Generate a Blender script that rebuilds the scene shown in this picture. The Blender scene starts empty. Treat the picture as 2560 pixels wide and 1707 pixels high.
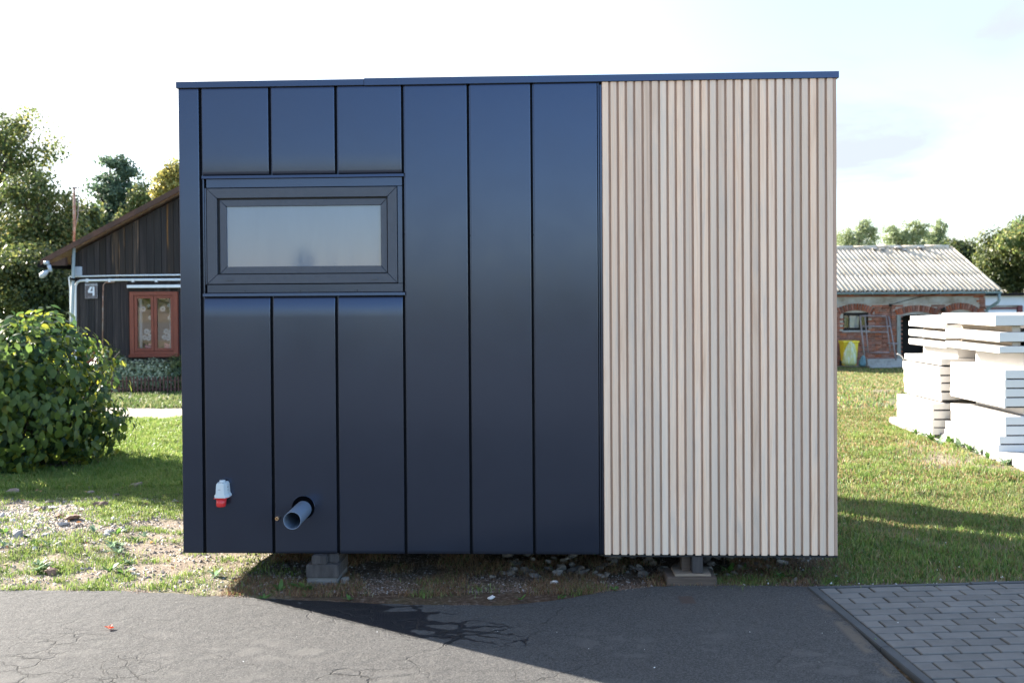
import bpy, bmesh, math, random
import numpy as np
from mathutils import Vector, Matrix, noise as mnoise
R = math.radians
random.seed(7); rng = np.random.default_rng(7)
scene = bpy.context.scene
C = scene.collection

# ------------------------------------------------------------------ camera
CAM_H = 1.78; FOC = 2489.0           # focal length in photo pixels (35 mm on a 36 mm wide sensor)
cam_d = bpy.data.cameras.new('camera'); cam = bpy.data.objects.new('camera', cam_d); C.objects.link(cam)
cam_d.sensor_width = 36; cam_d.lens = 35.0; cam_d.shift_y = -0.0336; cam_d.clip_start = .05; cam_d.clip_end = 3000
cam_d.dof.use_dof = True; cam_d.dof.focus_distance = 6.05; cam_d.dof.aperture_fstop = 3.4
CR = Matrix.Rotation(R(90 - .73), 4, 'X') @ Matrix.Rotation(-.0071, 4, 'Z')
cam.matrix_world = Matrix.Translation((0, 0, CAM_H)) @ CR
scene.camera = cam

# ------------------------------------------------------------------ sky, sun, exposure
SUN_EL = R(23); SUN_AZ = math.atan2(-1.89, 1.30)     # azimuth from +Y towards +X
SUN = Vector((math.sin(SUN_AZ) * math.cos(SUN_EL), math.cos(SUN_AZ) * math.cos(SUN_EL), math.sin(SUN_EL)))
w = bpy.data.worlds.new('World'); scene.world = w; w.use_nodes = True
nt = w.node_tree; nt.nodes.clear(); N = nt.nodes.new; L = nt.links.new
def math_node(t, op, a, b=None, clamp=False):
    n = t.nodes.new('ShaderNodeMath'); n.operation = op; n.use_clamp = clamp
    for i, v in enumerate((a, b)):
        if v is None: continue
        if isinstance(v, (int, float)): n.inputs[i].default_value = v
        else: t.links.new(v, n.inputs[i])
    return n.outputs[0]
def maprange(t, v, a, b, c, d, smooth=True):
    n = t.nodes.new('ShaderNodeMapRange'); n.interpolation_type = 'SMOOTHSTEP' if smooth else 'LINEAR'
    t.links.new(v, n.inputs[0])
    for i, x in zip((1, 2, 3, 4), (a, b, c, d)): n.inputs[i].default_value = x
    return n.outputs[0]
def mixcol(t, f, a, b, blend='MIX'):
    n = t.nodes.new('ShaderNodeMix'); n.data_type = 'RGBA'; n.blend_type = blend; n.clamp_factor = True
    if isinstance(f, (int, float)): n.inputs[0].default_value = f
    else: t.links.new(f, n.inputs[0])
    for i, v in ((6, a), (7, b)):
        if isinstance(v, (tuple, list)): n.inputs[i].default_value = (*v[:3], 1)
        else: t.links.new(v, n.inputs[i])
    return n.outputs[2]
sky = N('ShaderNodeTexSky'); sky.sky_type = 'NISHITA'; sky.sun_disc = False
sky.sun_elevation = SUN_EL; sky.sun_rotation = SUN_AZ; sky.dust_density = .4; sky.air_density = 1.0; sky.ozone_density = 2.2
tc = N('ShaderNodeTexCoord')
dot = N('ShaderNodeVectorMath'); dot.operation = 'DOT_PRODUCT'; L(tc.outputs['Generated'], dot.inputs[0]); dot.inputs[1].default_value = SUN
mp = N('ShaderNodeMapping'); mp.inputs['Scale'].default_value = (1.2, 1.2, 5.0); mp.inputs['Rotation'].default_value = (0, .15, .3)
L(tc.outputs['Generated'], mp.inputs[0])
nz = N('ShaderNodeTexNoise'); nz.inputs['Scale'].default_value = 2.2; nz.inputs['Detail'].default_value = 7; nz.inputs['Roughness'].default_value = .55
nz.inputs['Distortion'].default_value = .4; L(mp.outputs[0], nz.inputs[0])
cirrus = maprange(nt, nz.outputs[0], .38, .68, 0, .55)
glow = maprange(nt, dot.outputs['Value'], -.35, .35, .04, 1)
cfac = math_node(nt, 'MULTIPLY', math_node(nt, 'ADD', math_node(nt, 'MULTIPLY', glow, .62), math_node(nt, 'MULTIPLY', cirrus, glow)), 1.0, True)
CLOUD = (1.38, 1.52, 1.68)
hsv = N('ShaderNodeHueSaturation'); hsv.inputs['Saturation'].default_value = 1.15; L(sky.outputs[0], hsv.inputs['Color'])
skc = mixcol(nt, cfac, mixcol(nt, 1.0, hsv.outputs[0], (1.05, .975, 1.0), 'MULTIPLY'), mixcol(nt, maprange(nt, dot.outputs['Value'], .35, .85, 0, 1), CLOUD, (2.9, 2.95, 3.0)))
bg = N('ShaderNodeBackground'); bg.inputs['Strength'].default_value = .09; L(skc, bg.inputs[0])
wo = N('ShaderNodeOutputWorld'); L(bg.outputs[0], wo.inputs[0])
sd = bpy.data.lights.new('sun', 'SUN'); sd.energy = 4.2; sd.angle = R(.53); sd.color = (1, .93, .82)
so = bpy.data.objects.new('sun', sd); C.objects.link(so); so.rotation_euler = SUN.to_track_quat('Z', 'Y').to_euler(); so.location = (-20, 15, 20)
vs = scene.view_settings; vs.view_transform = 'Standard'; vs.look = 'None'; vs.gamma = 1; vs.use_curve_mapping = False
vs.exposure = 2.75
scene.cycles.use_denoising = True; scene.cycles.max_bounces = 7; scene.cycles.transparent_max_bounces = 12
scene.cycles.sample_clamp_indirect = 8

# ------------------------------------------------------------------ helpers: pixels of the photo (2560 wide) to the place
def ray(px, py):
    d = CR.to_3x3() @ Vector(((px - 1280) / FOC, -(py - 853.5 + .0336 * 2560) / FOC, -1))
    return d
def at(px, py, Y):
    d = ray(px, py); t = Y / d.y
    return Vector((d.x * t, Y, CAM_H + d.z * t))
def gnd(px, py, z=0.0):
    d = ray(px, py); t = (z - CAM_H) / d.z
    return Vector((d.x * t, d.y * t, z))
D = 2560 / 2352.0                     # other measuring scale
def tag(o, label=None, cat=None, group=None, kind=None):
    if label: o['label'] = label
    if cat: o['category'] = cat
    if group: o['group'] = group
    if kind: o['kind'] = kind
    return o
def empty(name, loc=(0, 0, 0), rz=0, label=None, cat=None, group=None):
    o = bpy.data.objects.new(name, None); C.objects.link(o); o.location = loc; o.rotation_euler = (0, 0, rz); o.empty_display_size = .1
    return tag(o, label, cat, group)
def link(name, me, parent=None, loc=None, rot=None, scale=None):
    o = bpy.data.objects.new(name, me); C.objects.link(o)
    if parent: o.parent = parent
    if loc is not None: o.location = loc
    if rot is not None: o.rotation_euler = rot
    if scale is not None: o.scale = scale
    return o
class MB:
    def __init__(s): s.v = []; s.f = []; s.sm = []
    def add(s, vs, fs, smooth=False):
        b = len(s.v); s.v += [tuple(v) for v in vs]; s.f += [tuple(i + b for i in f) for f in fs]; s.sm += [smooth] * len(fs); return s
    def box(s, x0, x1, y0, y1, z0, z1):
        return s.add([(x0, y0, z0), (x1, y0, z0), (x1, y1, z0), (x0, y1, z0), (x0, y0, z1), (x1, y0, z1), (x1, y1, z1), (x0, y1, z1)],
                     [(3, 2, 1, 0), (4, 5, 6, 7), (0, 1, 5, 4), (1, 2, 6, 5), (2, 3, 7, 6), (3, 0, 4, 7)])
    def hexa(s, pts):   # 8 points, bottom 4 then top 4
        return s.add(pts, [(3, 2, 1, 0), (4, 5, 6, 7), (0, 1, 5, 4), (1, 2, 6, 5), (2, 3, 7, 6), (3, 0, 4, 7)])
    def tube(s, path, r, n=10, caps=True):
        path = [Vector(p) for p in path]; rs = r if isinstance(r, (list, tuple)) else [r] * len(path)
        vs = []; fs = []
        u = None
        for i, p in enumerate(path):
            d = (path[min(i + 1, len(path) - 1)] - path[max(i - 1, 0)]).normalized()
            if u is None:
                u = d.orthogonal().normalized()
            else:
                u = (u - d * u.dot(d)).normalized()
            v = d.cross(u)
            for k in range(n):
                a = 2 * math.pi * k / n
                vs.append(p + (u * math.cos(a) + v * math.sin(a)) * rs[i])
        for i in range(len(path) - 1):
            for k in range(n):
                fs.append((i * n + k, i * n + (k + 1) % n, (i + 1) * n + (k + 1) % n, (i + 1) * n + k))
        s.add(vs, fs, True)
        if caps:
            b = len(s.v) - len(vs)
            s.f.append(tuple(b + k for k in reversed(range(n)))); s.f.append(tuple(b + (len(path) - 1) * n + k for k in range(n))); s.sm += [False, False]
        return s
    def mesh(s, name, mat, bevel=0, seg=2):
        me = bpy.data.meshes.new(name); me.from_pydata(s.v, [], s.f)
        me.polygons.foreach_set('use_smooth', s.sm)
        if mat: me.materials.append(mat)
        if bevel:
            bm = bmesh.new(); bm.from_mesh(me)
            bmesh.ops.bevel(bm, geom=bm.edges[:], offset=bevel, segments=seg, affect='EDGES', clamp_overlap=True)
            bm.to_mesh(me); bm.free()
        me.update(); return me
    def build(s, name, mat, parent=None, bevel=0, seg=2, loc=None, rot=None):
        return link(name, s.mesh(name, mat, bevel, seg), parent, loc, rot)
def npmesh(name, verts, faces, mats, nper, matidx=None, smooth=False):
    me = bpy.data.meshes.new(name); nv = len(verts); nf = len(faces)
    me.vertices.add(nv); me.vertices.foreach_set('co', np.asarray(verts, np.float32).ravel())
    me.loops.add(nf * nper); me.loops.foreach_set('vertex_index', np.asarray(faces, np.int32).ravel())
    me.polygons.add(nf); me.polygons.foreach_set('loop_start', np.arange(0, nf * nper, nper, dtype=np.int32))
    if matidx is not None: me.polygons.foreach_set('material_index', np.asarray(matidx, np.int32))
    if smooth: me.polygons.foreach_set('use_smooth', np.ones(nf, bool))
    for m in (mats if isinstance(mats, (list, tuple)) else [mats]): me.materials.append(m)
    me.update(calc_edges=True); return me

# ------------------------------------------------------------------ materials
def newmat(name):
    m = bpy.data.materials.new(name); m.use_nodes = True; t = m.node_tree
    b = t.nodes['Principled BSDF']; return m, t, b
def posnode(t, scale=(1, 1, 1), objoff=True, coords='pos'):
    g = t.nodes.new('ShaderNodeNewGeometry')
    src = g.outputs['Position']
    if coords == 'object': src = t.nodes.new('ShaderNodeTexCoord').outputs['Object']
    if objoff:
        oi = t.nodes.new('ShaderNodeObjectInfo'); k = math_node(t, 'MULTIPLY', oi.outputs['Random'], 37.0)
        a = t.nodes.new('ShaderNodeVectorMath'); a.operation = 'ADD'; t.links.new(src, a.inputs[0]); t.links.new(k, a.inputs[1]); src = a.outputs[0]
    mp = t.nodes.new('ShaderNodeMapping'); mp.inputs['Scale'].default_value = scale; t.links.new(src, mp.inputs[0])
    return mp.outputs[0]
def noise(t, vec, scale, detail=5, rough=.55, dist=0):
    n = t.nodes.new('ShaderNodeTexNoise'); n.inputs['Scale'].default_value = scale; n.inputs['Detail'].default_value = detail
    n.inputs['Roughness'].default_value = rough; n.inputs['Distortion'].default_value = dist
    t.links.new(vec, n.inputs[0]); return n.outputs[0]
def ramp(t, fac, stops):
    r = t.nodes.new('ShaderNodeValToRGB'); t.links.new(fac, r.inputs[0]); e = r.color_ramp.elements
    while len(e) < len(stops): e.new(.5)
    for i, (p, c) in enumerate(stops): e[i].position = p; e[i].color = (*c[:3], 1)
    return r.outputs[0]
def bump(t, b, h, strength, dist=.01):
    n = t.nodes.new('ShaderNodeBump'); n.inputs['Strength'].default_value = strength; n.inputs['Distance'].default_value = dist
    t.links.new(h, n.inputs['Height']); t.links.new(n.outputs[0], b.inputs['Normal']); return n
def mat(name, cols, scale=6, stretch=(1, 1, 1), rough=.7, bmp=.0, bscale=None, bdist=.01, objvar=0, metal=0, spec=.5, detail=6, spread=(.3, .7), roughvar=0, dist=0):
    m, t, b = newmat(name); v = posnode(t, stretch)
    f = noise(t, v, scale, detail, .6, dist)
    st = [(spread[0] + (spread[1] - spread[0]) * i / max(1, len(cols) - 1), c) for i, c in enumerate(cols)]
    col = ramp(t, f, st)
    if objvar:
        oi = t.nodes.new('ShaderNodeObjectInfo')
        hs = t.nodes.new('ShaderNodeHueSaturation'); t.links.new(col, hs.inputs['Color'])
        t.links.new(maprange(t, oi.outputs['Random'], 0, 1, 1 - objvar, 1 + objvar, False), hs.inputs['Value'])
        wn = t.nodes.new('ShaderNodeTexWhiteNoise'); wn.noise_dimensions = '1D'; t.links.new(oi.outputs['Random'], wn.inputs['W'])
        t.links.new(maprange(t, wn.outputs[0], 0, 1, 1 - objvar * .6, 1 + objvar * .6, False), hs.inputs['Saturation'])
        col = hs.outputs[0]
    t.links.new(col, b.inputs['Base Color'])
    b.inputs['Roughness'].default_value = rough; b.inputs['Metallic'].default_value = metal; b.inputs['Specular IOR Level'].default_value = spec
    if roughvar: t.links.new(maprange(t, noise(t, posnode(t), 9, 4), .3, .7, rough - roughvar, rough + roughvar), b.inputs['Roughness'])
    if bmp:
        h = noise(t, v, bscale or scale * 4, 6, .65); bump(t, b, h, bmp, bdist)
    return m
def leafmat(name, cols, transl=.45, rough=.45, satt=1.05, valt=1.75):
    m, t, b = newmat(name); g = t.nodes.new('ShaderNodeNewGeometry')
    big = noise(t, posnode(t, objoff=False), .9, 3)
    f = math_node(t, 'ADD', math_node(t, 'MULTIPLY', g.outputs['Random Per Island'], .7), math_node(t, 'MULTIPLY', big, .3))
    oi = t.nodes.new('ShaderNodeObjectInfo')
    col = ramp(t, f, [(.1 + .75 * i / max(1, len(cols) - 1), c) for i, c in enumerate(cols)])
    t.links.new(col, b.inputs['Base Color']); b.inputs['Roughness'].default_value = rough; b.inputs['Specular IOR Level'].default_value = .35
    tr = t.nodes.new('ShaderNodeBsdfTranslucent')
    hs = t.nodes.new('ShaderNodeHueSaturation'); hs.inputs['Hue'].default_value = .485; hs.inputs['Saturation'].default_value = satt; hs.inputs['Value'].default_value = valt
    t.links.new(col, hs.inputs['Color']); t.links.new(hs.outputs[0], tr.inputs[0])
    mx = t.nodes.new('ShaderNodeMixShader'); mx.inputs[0].default_value = transl
    t.links.new(b.outputs[0], mx.inputs[1]); t.links.new(tr.outputs[0], mx.inputs[2])
    t.links.new(mx.outputs[0], t.nodes['Material Output'].inputs[0]); return m

def metal_mat():
    m, t, b = newmat('anthracite_coated_steel')
    v = posnode(t, (1, 1, 1)); f = noise(t, v, 1.3, 3)
    t.links.new(ramp(t, f, [(.3, (.0175, .0185, .0245)), (.7, (.020, .021, .0275))]), b.inputs['Base Color'])
    g = noise(t, posnode(t, (1, 1, .08)), 700, 2)
    t.links.new(maprange(t, noise(t, v, 6, 5), .3, .7, .17, .195), b.inputs['Roughness'])
    b.inputs['Specular IOR Level'].default_value = .62; b.inputs['IOR'].default_value = 1.6; b.inputs['Specular Tint'].default_value = (.50, .64, 1, 1)
    bump(t, b, g, .02, .001)
    n2 = noise(t, posnode(t, (1, 1, .4)), 2.2, 2)
    bb = t.nodes.new('ShaderNodeBump'); bb.inputs['Strength'].default_value = .10; bb.inputs['Distance'].default_value = .004
    t.links.new(n2, bb.inputs['Height']); t.links.new(bb.outputs[0], [n for n in t.nodes if n.bl_idname == 'ShaderNodeBump'][0].inputs['Normal'])
    return m
METAL = metal_mat()
METAL_IN = mat('seam_shade_dark_steel', [(.003, .0035, .005), (.005, .0055, .008)], 3, rough=.75, spec=.15)  # near-black: seam shade put into the steel colour; also serves dark fittings
FRAME = mat('window_frame_grey', [(.038, .045, .062), (.047, .054, .072)], 30, (1, 1, 1), rough=.42, bmp=.15, bscale=500, bdist=.0006, spec=.5)
GASKET = mat('black_rubber', [(.008, .008, .009), (.014, .014, .015)], 8, rough=.6)
def pane_mat():
    m, t, b = newmat('frosted_pane')
    v = posnode(t, (1, 1, 1), False); f = noise(t, posnode(t, (3, 1, .8), False), 2.4, 5, .6, .6)
    t.links.new(ramp(t, f, [(.3, (.085, .115, .175)), (.7, (.095, .128, .19))]), b.inputs['Base Color'])
    b.inputs['Roughness'].default_value = .09; b.inputs['IOR'].default_value = 1.52; b.inputs['Specular IOR Level'].default_value = .8
    t.links.new(maprange(t, noise(t, posnode(t, (5, 1, 1.5), False), 2, 3), .35, .75, .05, .10), b.inputs['Roughness'])
    
    return m
PANE = pane_mat()
def cladwood():
    m, t, b = newmat('pale_timber')
    v = posnode(t, (1, 1, 1)); oi = t.nodes.new('ShaderNodeObjectInfo')
    wv = posnode(t, (16, 6, .9)); f = noise(t, wv, 1.0, 5, .55, 1.6)
    fine = noise(t, posnode(t, (260, 60, 3)), 1.0, 4, .6)
    col = ramp(t, f, [(.25, (.62, .355, .195)), (.38, (.77, .475, .28)), (.50, (.84, .555, .35)), (.60, (.74, .52, .355)), (.72, (.61, .455, .33))])
    col = mixcol(t, maprange(t, fine, .35, .7, 0, .4), col, (.56, .39, .27))
    wn = t.nodes.new('ShaderNodeTexWhiteNoise'); wn.noise_dimensions = '1D'; t.links.new(oi.outputs['Random'], wn.inputs['W'])
    col = mixcol(t, maprange(t, oi.outputs['Random'], 0, 1, 0, .5), col, (.62, .50, .385))
    hs = t.nodes.new('ShaderNodeHueSaturation'); t.links.new(col, hs.inputs['Color'])
    t.links.new(maprange(t, wn.outputs[0], 0, 1, .86, 1.12, False), hs.inputs['Value']); hs.inputs['Saturation'].default_value = .85
    t.links.new(hs.outputs[0], b.inputs['Base Color']); b.inputs['Roughness'].default_value = .62; b.inputs['Specular IOR Level'].default_value = .3
    bump(t, b, fine, .25, .0012); return m
TIMBER = cladwood()
TIMBER_BACK = mat('timber_groove', [(.38, .25, .175), (.50, .335, .245)], 3, (20, 6, .6), rough=.75)
OLDWOOD = mat('weathered_dark_boards', [(.007, .005, .0055), (.015, .011, .012), (.035, .026, .024), (.24, .19, .165)], 1.0, (26, 8, .9), rough=.8, bmp=.8, bscale=2.5, bdist=.006, objvar=.45, dist=.7, spread=(.34, .80))
OLDWOOD_TAN = mat('weathered_boards_tan', [(.009, .007, .007), (.025, .016, .012), (.26, .14, .065)], 1.0, (22, 8, .8), rough=.8, bmp=.8, bscale=2.5, bdist=.006, objvar=.4, dist=.9, spread=(.38, .74))
BARGE = mat('brown_bargeboard', [(.04, .02, .014), (.085, .038, .024)], 2.5, (1, 1, 1), rough=.75, bmp=.3, bscale=20)
REDPAINT = mat('red_brown_window_paint', [(.145, .028, .013), (.20, .042, .020)], 5, (3, 3, 1), rough=.5, bmp=.1, bscale=40)
WHITEPIPE = mat('white_painted_pipe', [(.58, .60, .62), (.68, .70, .72)], 4, rough=.4)
GREYPIPE = mat('grey_green_mast_paint', [(.24, .28, .27), (.36, .39, .37)], 6, (1, 1, .3), rough=.6)
RUST = mat('rusty_steel', [(.16, .07, .045), (.30, .17, .12), (.35, .30, .27)], 14, rough=.8, bmp=.3)
GREYBOX = mat('grey_meter_box', [(.30, .34, .40), (.40, .44, .50)], 5, rough=.5)
SIGNM = mat('sign_plate', [(.075, .062, .07), (.10, .085, .09)], 12, rough=.5)
SIGNW = mat('sign_white', [(.6, .62, .66), (.72, .74, .78)], 8, rough=.5)
SIGNG = mat('sign_grey_letters', [(.28, .27, .28), (.36, .35, .36)], 8, rough=.5)
def glass(name, tint=(.02, .025, .03), rough=.02):
    m, t, b = newmat(name); b.inputs['Base Color'].default_value = (*tint, 1); b.inputs['Roughness'].default_value = rough
    b.inputs['IOR'].default_value = 1.5; b.inputs['Transmission Weight'].default_value = 0
    tr = t.nodes.new('ShaderNodeBsdfTransparent'); mx = t.nodes.new('ShaderNodeMixShader')
    gl = t.nodes.new('ShaderNodeBsdfGlossy'); gl.inputs['Roughness'].default_value = rough
    fr = t.nodes.new('ShaderNodeFresnel'); fr.inputs[0].default_value = 1.6
    t.links.new(math_node(t, 'MULTIPLY', fr.outputs[0], 1.8, True), mx.inputs[0]); t.links.new(tr.outputs[0], mx.inputs[1]); t.links.new(gl.outputs[0], mx.inputs[2])
    t.links.new(mx.outputs[0], t.nodes['Material Output'].inputs[0]); return m
GLASS = glass('clear_window_glass')
DARKROOM = mat('dark_interior', [(.015, .016, .02), (.03, .03, .035)], 3, rough=.9)
LACE = mat('white_lace_curtain', [(.38, .40, .42), (.58, .60, .62)], 60, (1, 1, 3), rough=.9)
PINK = mat('pink_petals', [(.55, .14, .2), (.7, .3, .36)], 40, rough=.6)
POT = mat('terracotta_pot', [(.3, .12, .07), (.35, .15, .09)], 20, rough=.7)
BRICKM = mat('red_brick', [(.15, .055, .038), (.235, .085, .055), (.30, .135, .09)], 7, rough=.9, bmp=.5, bscale=40, objvar=.35)
BRICKV = mat('red_brick_mass', [(.13, .048, .034), (.235, .085, .055), (.30, .14, .10)], 2.4, (2, 2, 7), rough=.9, bmp=.5, bscale=40)
MORTAR = mat('lime_mortar', [(.30, .25, .21), (.42, .37, .32)], 12, rough=.95, bmp=.4)
PLASTER = mat('old_grey_plaster', [(.20, .165, .13), (.30, .27, .24), (.36, .35, .33)], 2.2, rough=.95, bmp=.4, spread=(.35, .65))
CONC = mat('rough_concrete', [(.22, .21, .20), (.33, .32, .30), (.40, .38, .36)], 5, rough=.9, bmp=.5, bscale=40)
FIBRECEM = mat('fibre_cement_sheet', [(.27, .23, .18), (.44, .38, .30), (.53, .47, .38)], 1.6, (2, 1, 1), rough=.85, bmp=.2, objvar=.06, spread=(.25, .6))
GUTTER = mat('grey_green_gutter', [(.13, .19, .20), (.18, .24, .25)], 3, rough=.5)
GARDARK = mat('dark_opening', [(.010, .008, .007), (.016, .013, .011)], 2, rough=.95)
STEELPIPE = mat('old_steel_tube', [(.17, .13, .13), (.28, .25, .25)], 9, rough=.6)
YELLOW = mat('yellow_plastic', [(.62, .46, .02), (.72, .55, .04)], 5, rough=.4)
BAG = mat('pale_plastic_sack', [(.38, .36, .10), (.42, .44, .22), (.48, .52, .48)], 7, (2, 1, .6), rough=.3, bmp=.8, bscale=9, bdist=.05)
BLUEBAG = mat('blue_green_sack', [(.05, .12, .14), (.10, .19, .21)], 6, rough=.4, bmp=.8, bscale=9, bdist=.05)
WHITEPANEL = mat('white_coated_panel', [(.60, .57, .54), (.66, .63, .60)], 2, rough=.45)
GASKETP = mat('panel_dark_edge', [(.012, .013, .018), (.02, .02, .026)], 4, rough=.6)
PURLIN = mat('pale_spacer_timber', [(.42, .33, .24), (.52, .43, .33)], 4, (6, 6, 1), rough=.8)
WHITEWALL = mat('white_garage_sheet', [(.60, .63, .67), (.68, .70, .74)], 2, rough=.6)
DARKRED = mat('dark_red_trim', [(.12, .02, .024), (.17, .035, .038)], 3, rough=.6)
OLDBLOCK = mat('weathered_grey_timber', [(.022, .019, .019), (.05, .043, .041), (.08, .068, .062)], 3, (8, 8, 1.5), rough=.85, bmp=.5, bscale=10)
BROWNPLANK = mat('brown_timber_block', [(.055, .038, .028), (.11, .078, .058)], 3, (1.2, 8, 12), rough=.85, bmp=.5, bscale=8)
PLY = mat('plywood_piece', [(.16, .12, .085), (.25, .19, .14)], 4, (2, 6, 6), rough=.8)
PLUGGREY = mat('pale_grey_plastic', [(.50, .54, .55), (.56, .60, .60)], 6, rough=.35)
PLUGRED = mat('red_plastic', [(.55, .018, .02), (.62, .03, .03)], 6, rough=.35)
PIPEGREY = mat('grey_drain_plastic', [(.15, .19, .25), (.18, .22, .28)], 4, rough=.3)
BRASS = mat('brass', [(.55, .33, .16), (.7, .45, .25)], 20, rough=.35, metal=.9)
BARK = mat('grey_brown_bark', [(.05, .04, .03), (.10, .085, .07)], 3, (6, 6, 1), rough=.9, bmp=.6, bscale=8)
BIRCHBARK = mat('pale_bark', [(.10, .09, .08), (.35, .34, .32)], 4, (1, 1, 5), rough=.8)
STONE = mat('rubble_stone', [(.085, .068, .055), (.15, .125, .105), (.22, .19, .16)], 9, rough=.9, bmp=.4, bscale=60, objvar=.45, bdist=.004)
STONE_PALE = mat('pale_pebble', [(.30, .28, .26), (.42, .39, .37), (.52, .49, .47)], 12, rough=.85, bmp=.3, bscale=80, objvar=.4, bdist=.003)
STONE_BROWN = mat('brown_stone', [(.16, .09, .06), (.26, .15, .10)], 12, rough=.85, bmp=.3, bscale=80, objvar=.3)
FLAKE = mat('white_flakes', [(.6, .6, .58), (.75, .75, .73)], 9, rough=.7)
PAVER = mat('grey_concrete_paver', [(.108, .103, .096), (.145, .137, .127)], 9, rough=.85, bmp=.5, bscale=260, bdist=.002, objvar=.13)
KERB = mat('dark_concrete_kerb', [(.042, .046, .049), (.066, .069, .072)], 7, rough=.85, bmp=.5, bscale=150, bdist=.002)
JOINT = mat('joint_sand', [(.02, .019, .017), (.045, .04, .032)], 20, rough=.95)
REDLEAF = leafmat('red_dry_leaf', [(.28, .03, .01), (.45, .09, .02)], .3)

def sm(a, b, x):
    t = np.clip((np.asarray(x, float) - a) / (b - a), 0, 1); return t * t * (3 - 2 * t)
def ground_z(x, y):
    x = np.asarray(x, float); y = np.asarray(y, float)
    z = -1.05 * sm(13.5, 37.0, y) * sm(-1.5, 3.5, x)
    z = z + .022 * np.sin(x * 1.7 + .6 * y) * np.sin(y * 1.3 - x * .4) * sm(6.1, 7.4, y)
    z = z + .05 * sm(6.0, 7.6, y) * (1 - sm(-3.2, -1.9, x)) * (1 - sm(8.5, 11, y))
    return z
def gz(x, y): return float(ground_z(x, y))

# ------------------------------------------------------------------ ground
def vnoise(x, y, s, seed=0):
    # cheap smooth value noise, vectorised
    x = np.asarray(x, float) * s + seed * 17.3; y = np.asarray(y, float) * s + seed * 9.1
    xi = np.floor(x).astype(np.int64); yi = np.floor(y).astype(np.int64); fx = x - xi; fy = y - yi
    fx = fx * fx * (3 - 2 * fx); fy = fy * fy * (3 - 2 * fy)
    def h(a, b):
        n = (a * 374761393 + b * 668265263 + seed * 1442695) & 0xffffffff
        n = ((n ^ (n >> 13)) * 1274126177) & 0xffffffff
        return ((n ^ (n >> 16)) & 0xffff) / 65535.0
    return (h(xi, yi) * (1 - fx) + h(xi + 1, yi) * fx) * (1 - fy) + (h(xi, yi + 1) * (1 - fx) + h(xi + 1, yi + 1) * fx) * fy
def fbm(x, y, s, seed=0, o=3):
    return sum(vnoise(x, y, s * 2 ** k, seed + k) * .5 ** (k + 1) for k in range(o)) / (1 - .5 ** o)
PATH0, PATH1 = 14.55, 15.75
def grass_amount(x, y):
    """0 bare .. 1 thick lawn"""
    x = np.asarray(x, float); y = np.asarray(y, float)
    n = fbm(x, y, 1.6, 3); n2 = fbm(x, y, 5.0, 8)
    g = np.ones_like(x)
    left = 1 - sm(-1.9, -1.2, x)
    bare_l = left * (1 - sm(8.0, 8.9, y + .8 * (n - .5) + .12 * (x + 3)))
    g = g * (1 - bare_l * (1 - .62 * sm(.48, .60, .5 * n + .5 * n2)))
    gravel = (1 - sm(.55, 1.0, np.hypot((x + 4.1) / 1.35, (y - 7.55) / .85) + .5 * (n - .5)))
    g = g * (1 - .75 * gravel)
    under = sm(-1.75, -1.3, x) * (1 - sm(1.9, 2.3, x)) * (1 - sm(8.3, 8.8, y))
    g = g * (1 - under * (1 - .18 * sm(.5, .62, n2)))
    right = sm(1.7, 2.2, x)
    g = g * (1 - right * (1 - sm(6.0, 6.35, y)) * .6)
    g = g * (1 - right * .55 * sm(.56, .70, fbm(x, y, .8, 21)))
    dirt = 1 - sm(.4, 1.1, np.hypot((x - 4.75) / .95, (y - 10.35) / .8))
    g = g * (1 - .85 * dirt)
    path = sm(PATH0 - .15, PATH0 + .05, y + .5 * (n - .5)) * (1 - sm(PATH1 - .05, PATH1 + .15, y + .5 * (n - .5))) * (1 - sm(-.5, 1.0, x))
    g = g * (1 - path)
    g = g * (1 - .8 * (1 - sm(.2, 1.0, np.hypot((x + 5.0) / 1.2, (y - 10.5) / .9))))
    return np.clip(g, 0, 1)
def axis(parts):
    out = []
    for a, b, st in parts: out += list(np.arange(a, b, st))
    return np.array(out + [parts[-1][1]])
gx = axis([(-600, -60, 60), (-60, -16, 4), (-16, -8, .5), (-8, 8, .12), (8, 24, .5), (24, 60, 4), (60, 600, 60)])
gy = axis([(-600, -60, 60), (-60, -4, 4), (-4, 5, .5), (5, 16, .10), (16, 42, .4), (42, 80, 4), (80, 900, 82)])
GX, GY = np.meshgrid(gx, gy)
GZ = ground_z(GX, GY) + (fbm(GX, GY, 3.5, 5) - .5) * .05 * sm(6.05, 6.6, GY) * (1 - sm(20, 40, GY))
GZ = np.where(GY < 5.9, GZ - .004, GZ)
verts = np.stack([GX, GY, GZ], -1).reshape(-1, 3); nxg, nyg = len(gx), len(gy)
ii = (np.arange(nyg - 1)[:, None] * nxg + np.arange(nxg - 1)[None]).ravel()
faces = np.stack([ii, ii + 1, ii + nxg + 1, ii + nxg], -1)
gm, t, b = newmat('ground_soil_and_turf')
att = t.nodes.new('ShaderNodeAttribute'); att.attribute_name = 'turf'; sep = t.nodes.new('ShaderNodeSeparateColor'); t.links.new(att.outputs['Color'], sep.inputs[0])
v = posnode(t, objoff=False)
soil = ramp(t, noise(t, v, 14, 7, .65), [(.3, (.155, .11, .075)), (.5, (.27, .21, .155)), (.7, (.40, .34, .27))])
soil2 = ramp(t, noise(t, v, 60, 3, .6), [(.35, (.12, .09, .06)), (.65, (.36, .30, .24))])
soil = mixcol(t, .45, soil, soil2)
dark = ramp(t, noise(t, v, 30, 6, .7), [(.35, (.055, .033, .02)), (.55, (.12, .075, .048)), (.68, (.22, .18, .145))])
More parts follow.
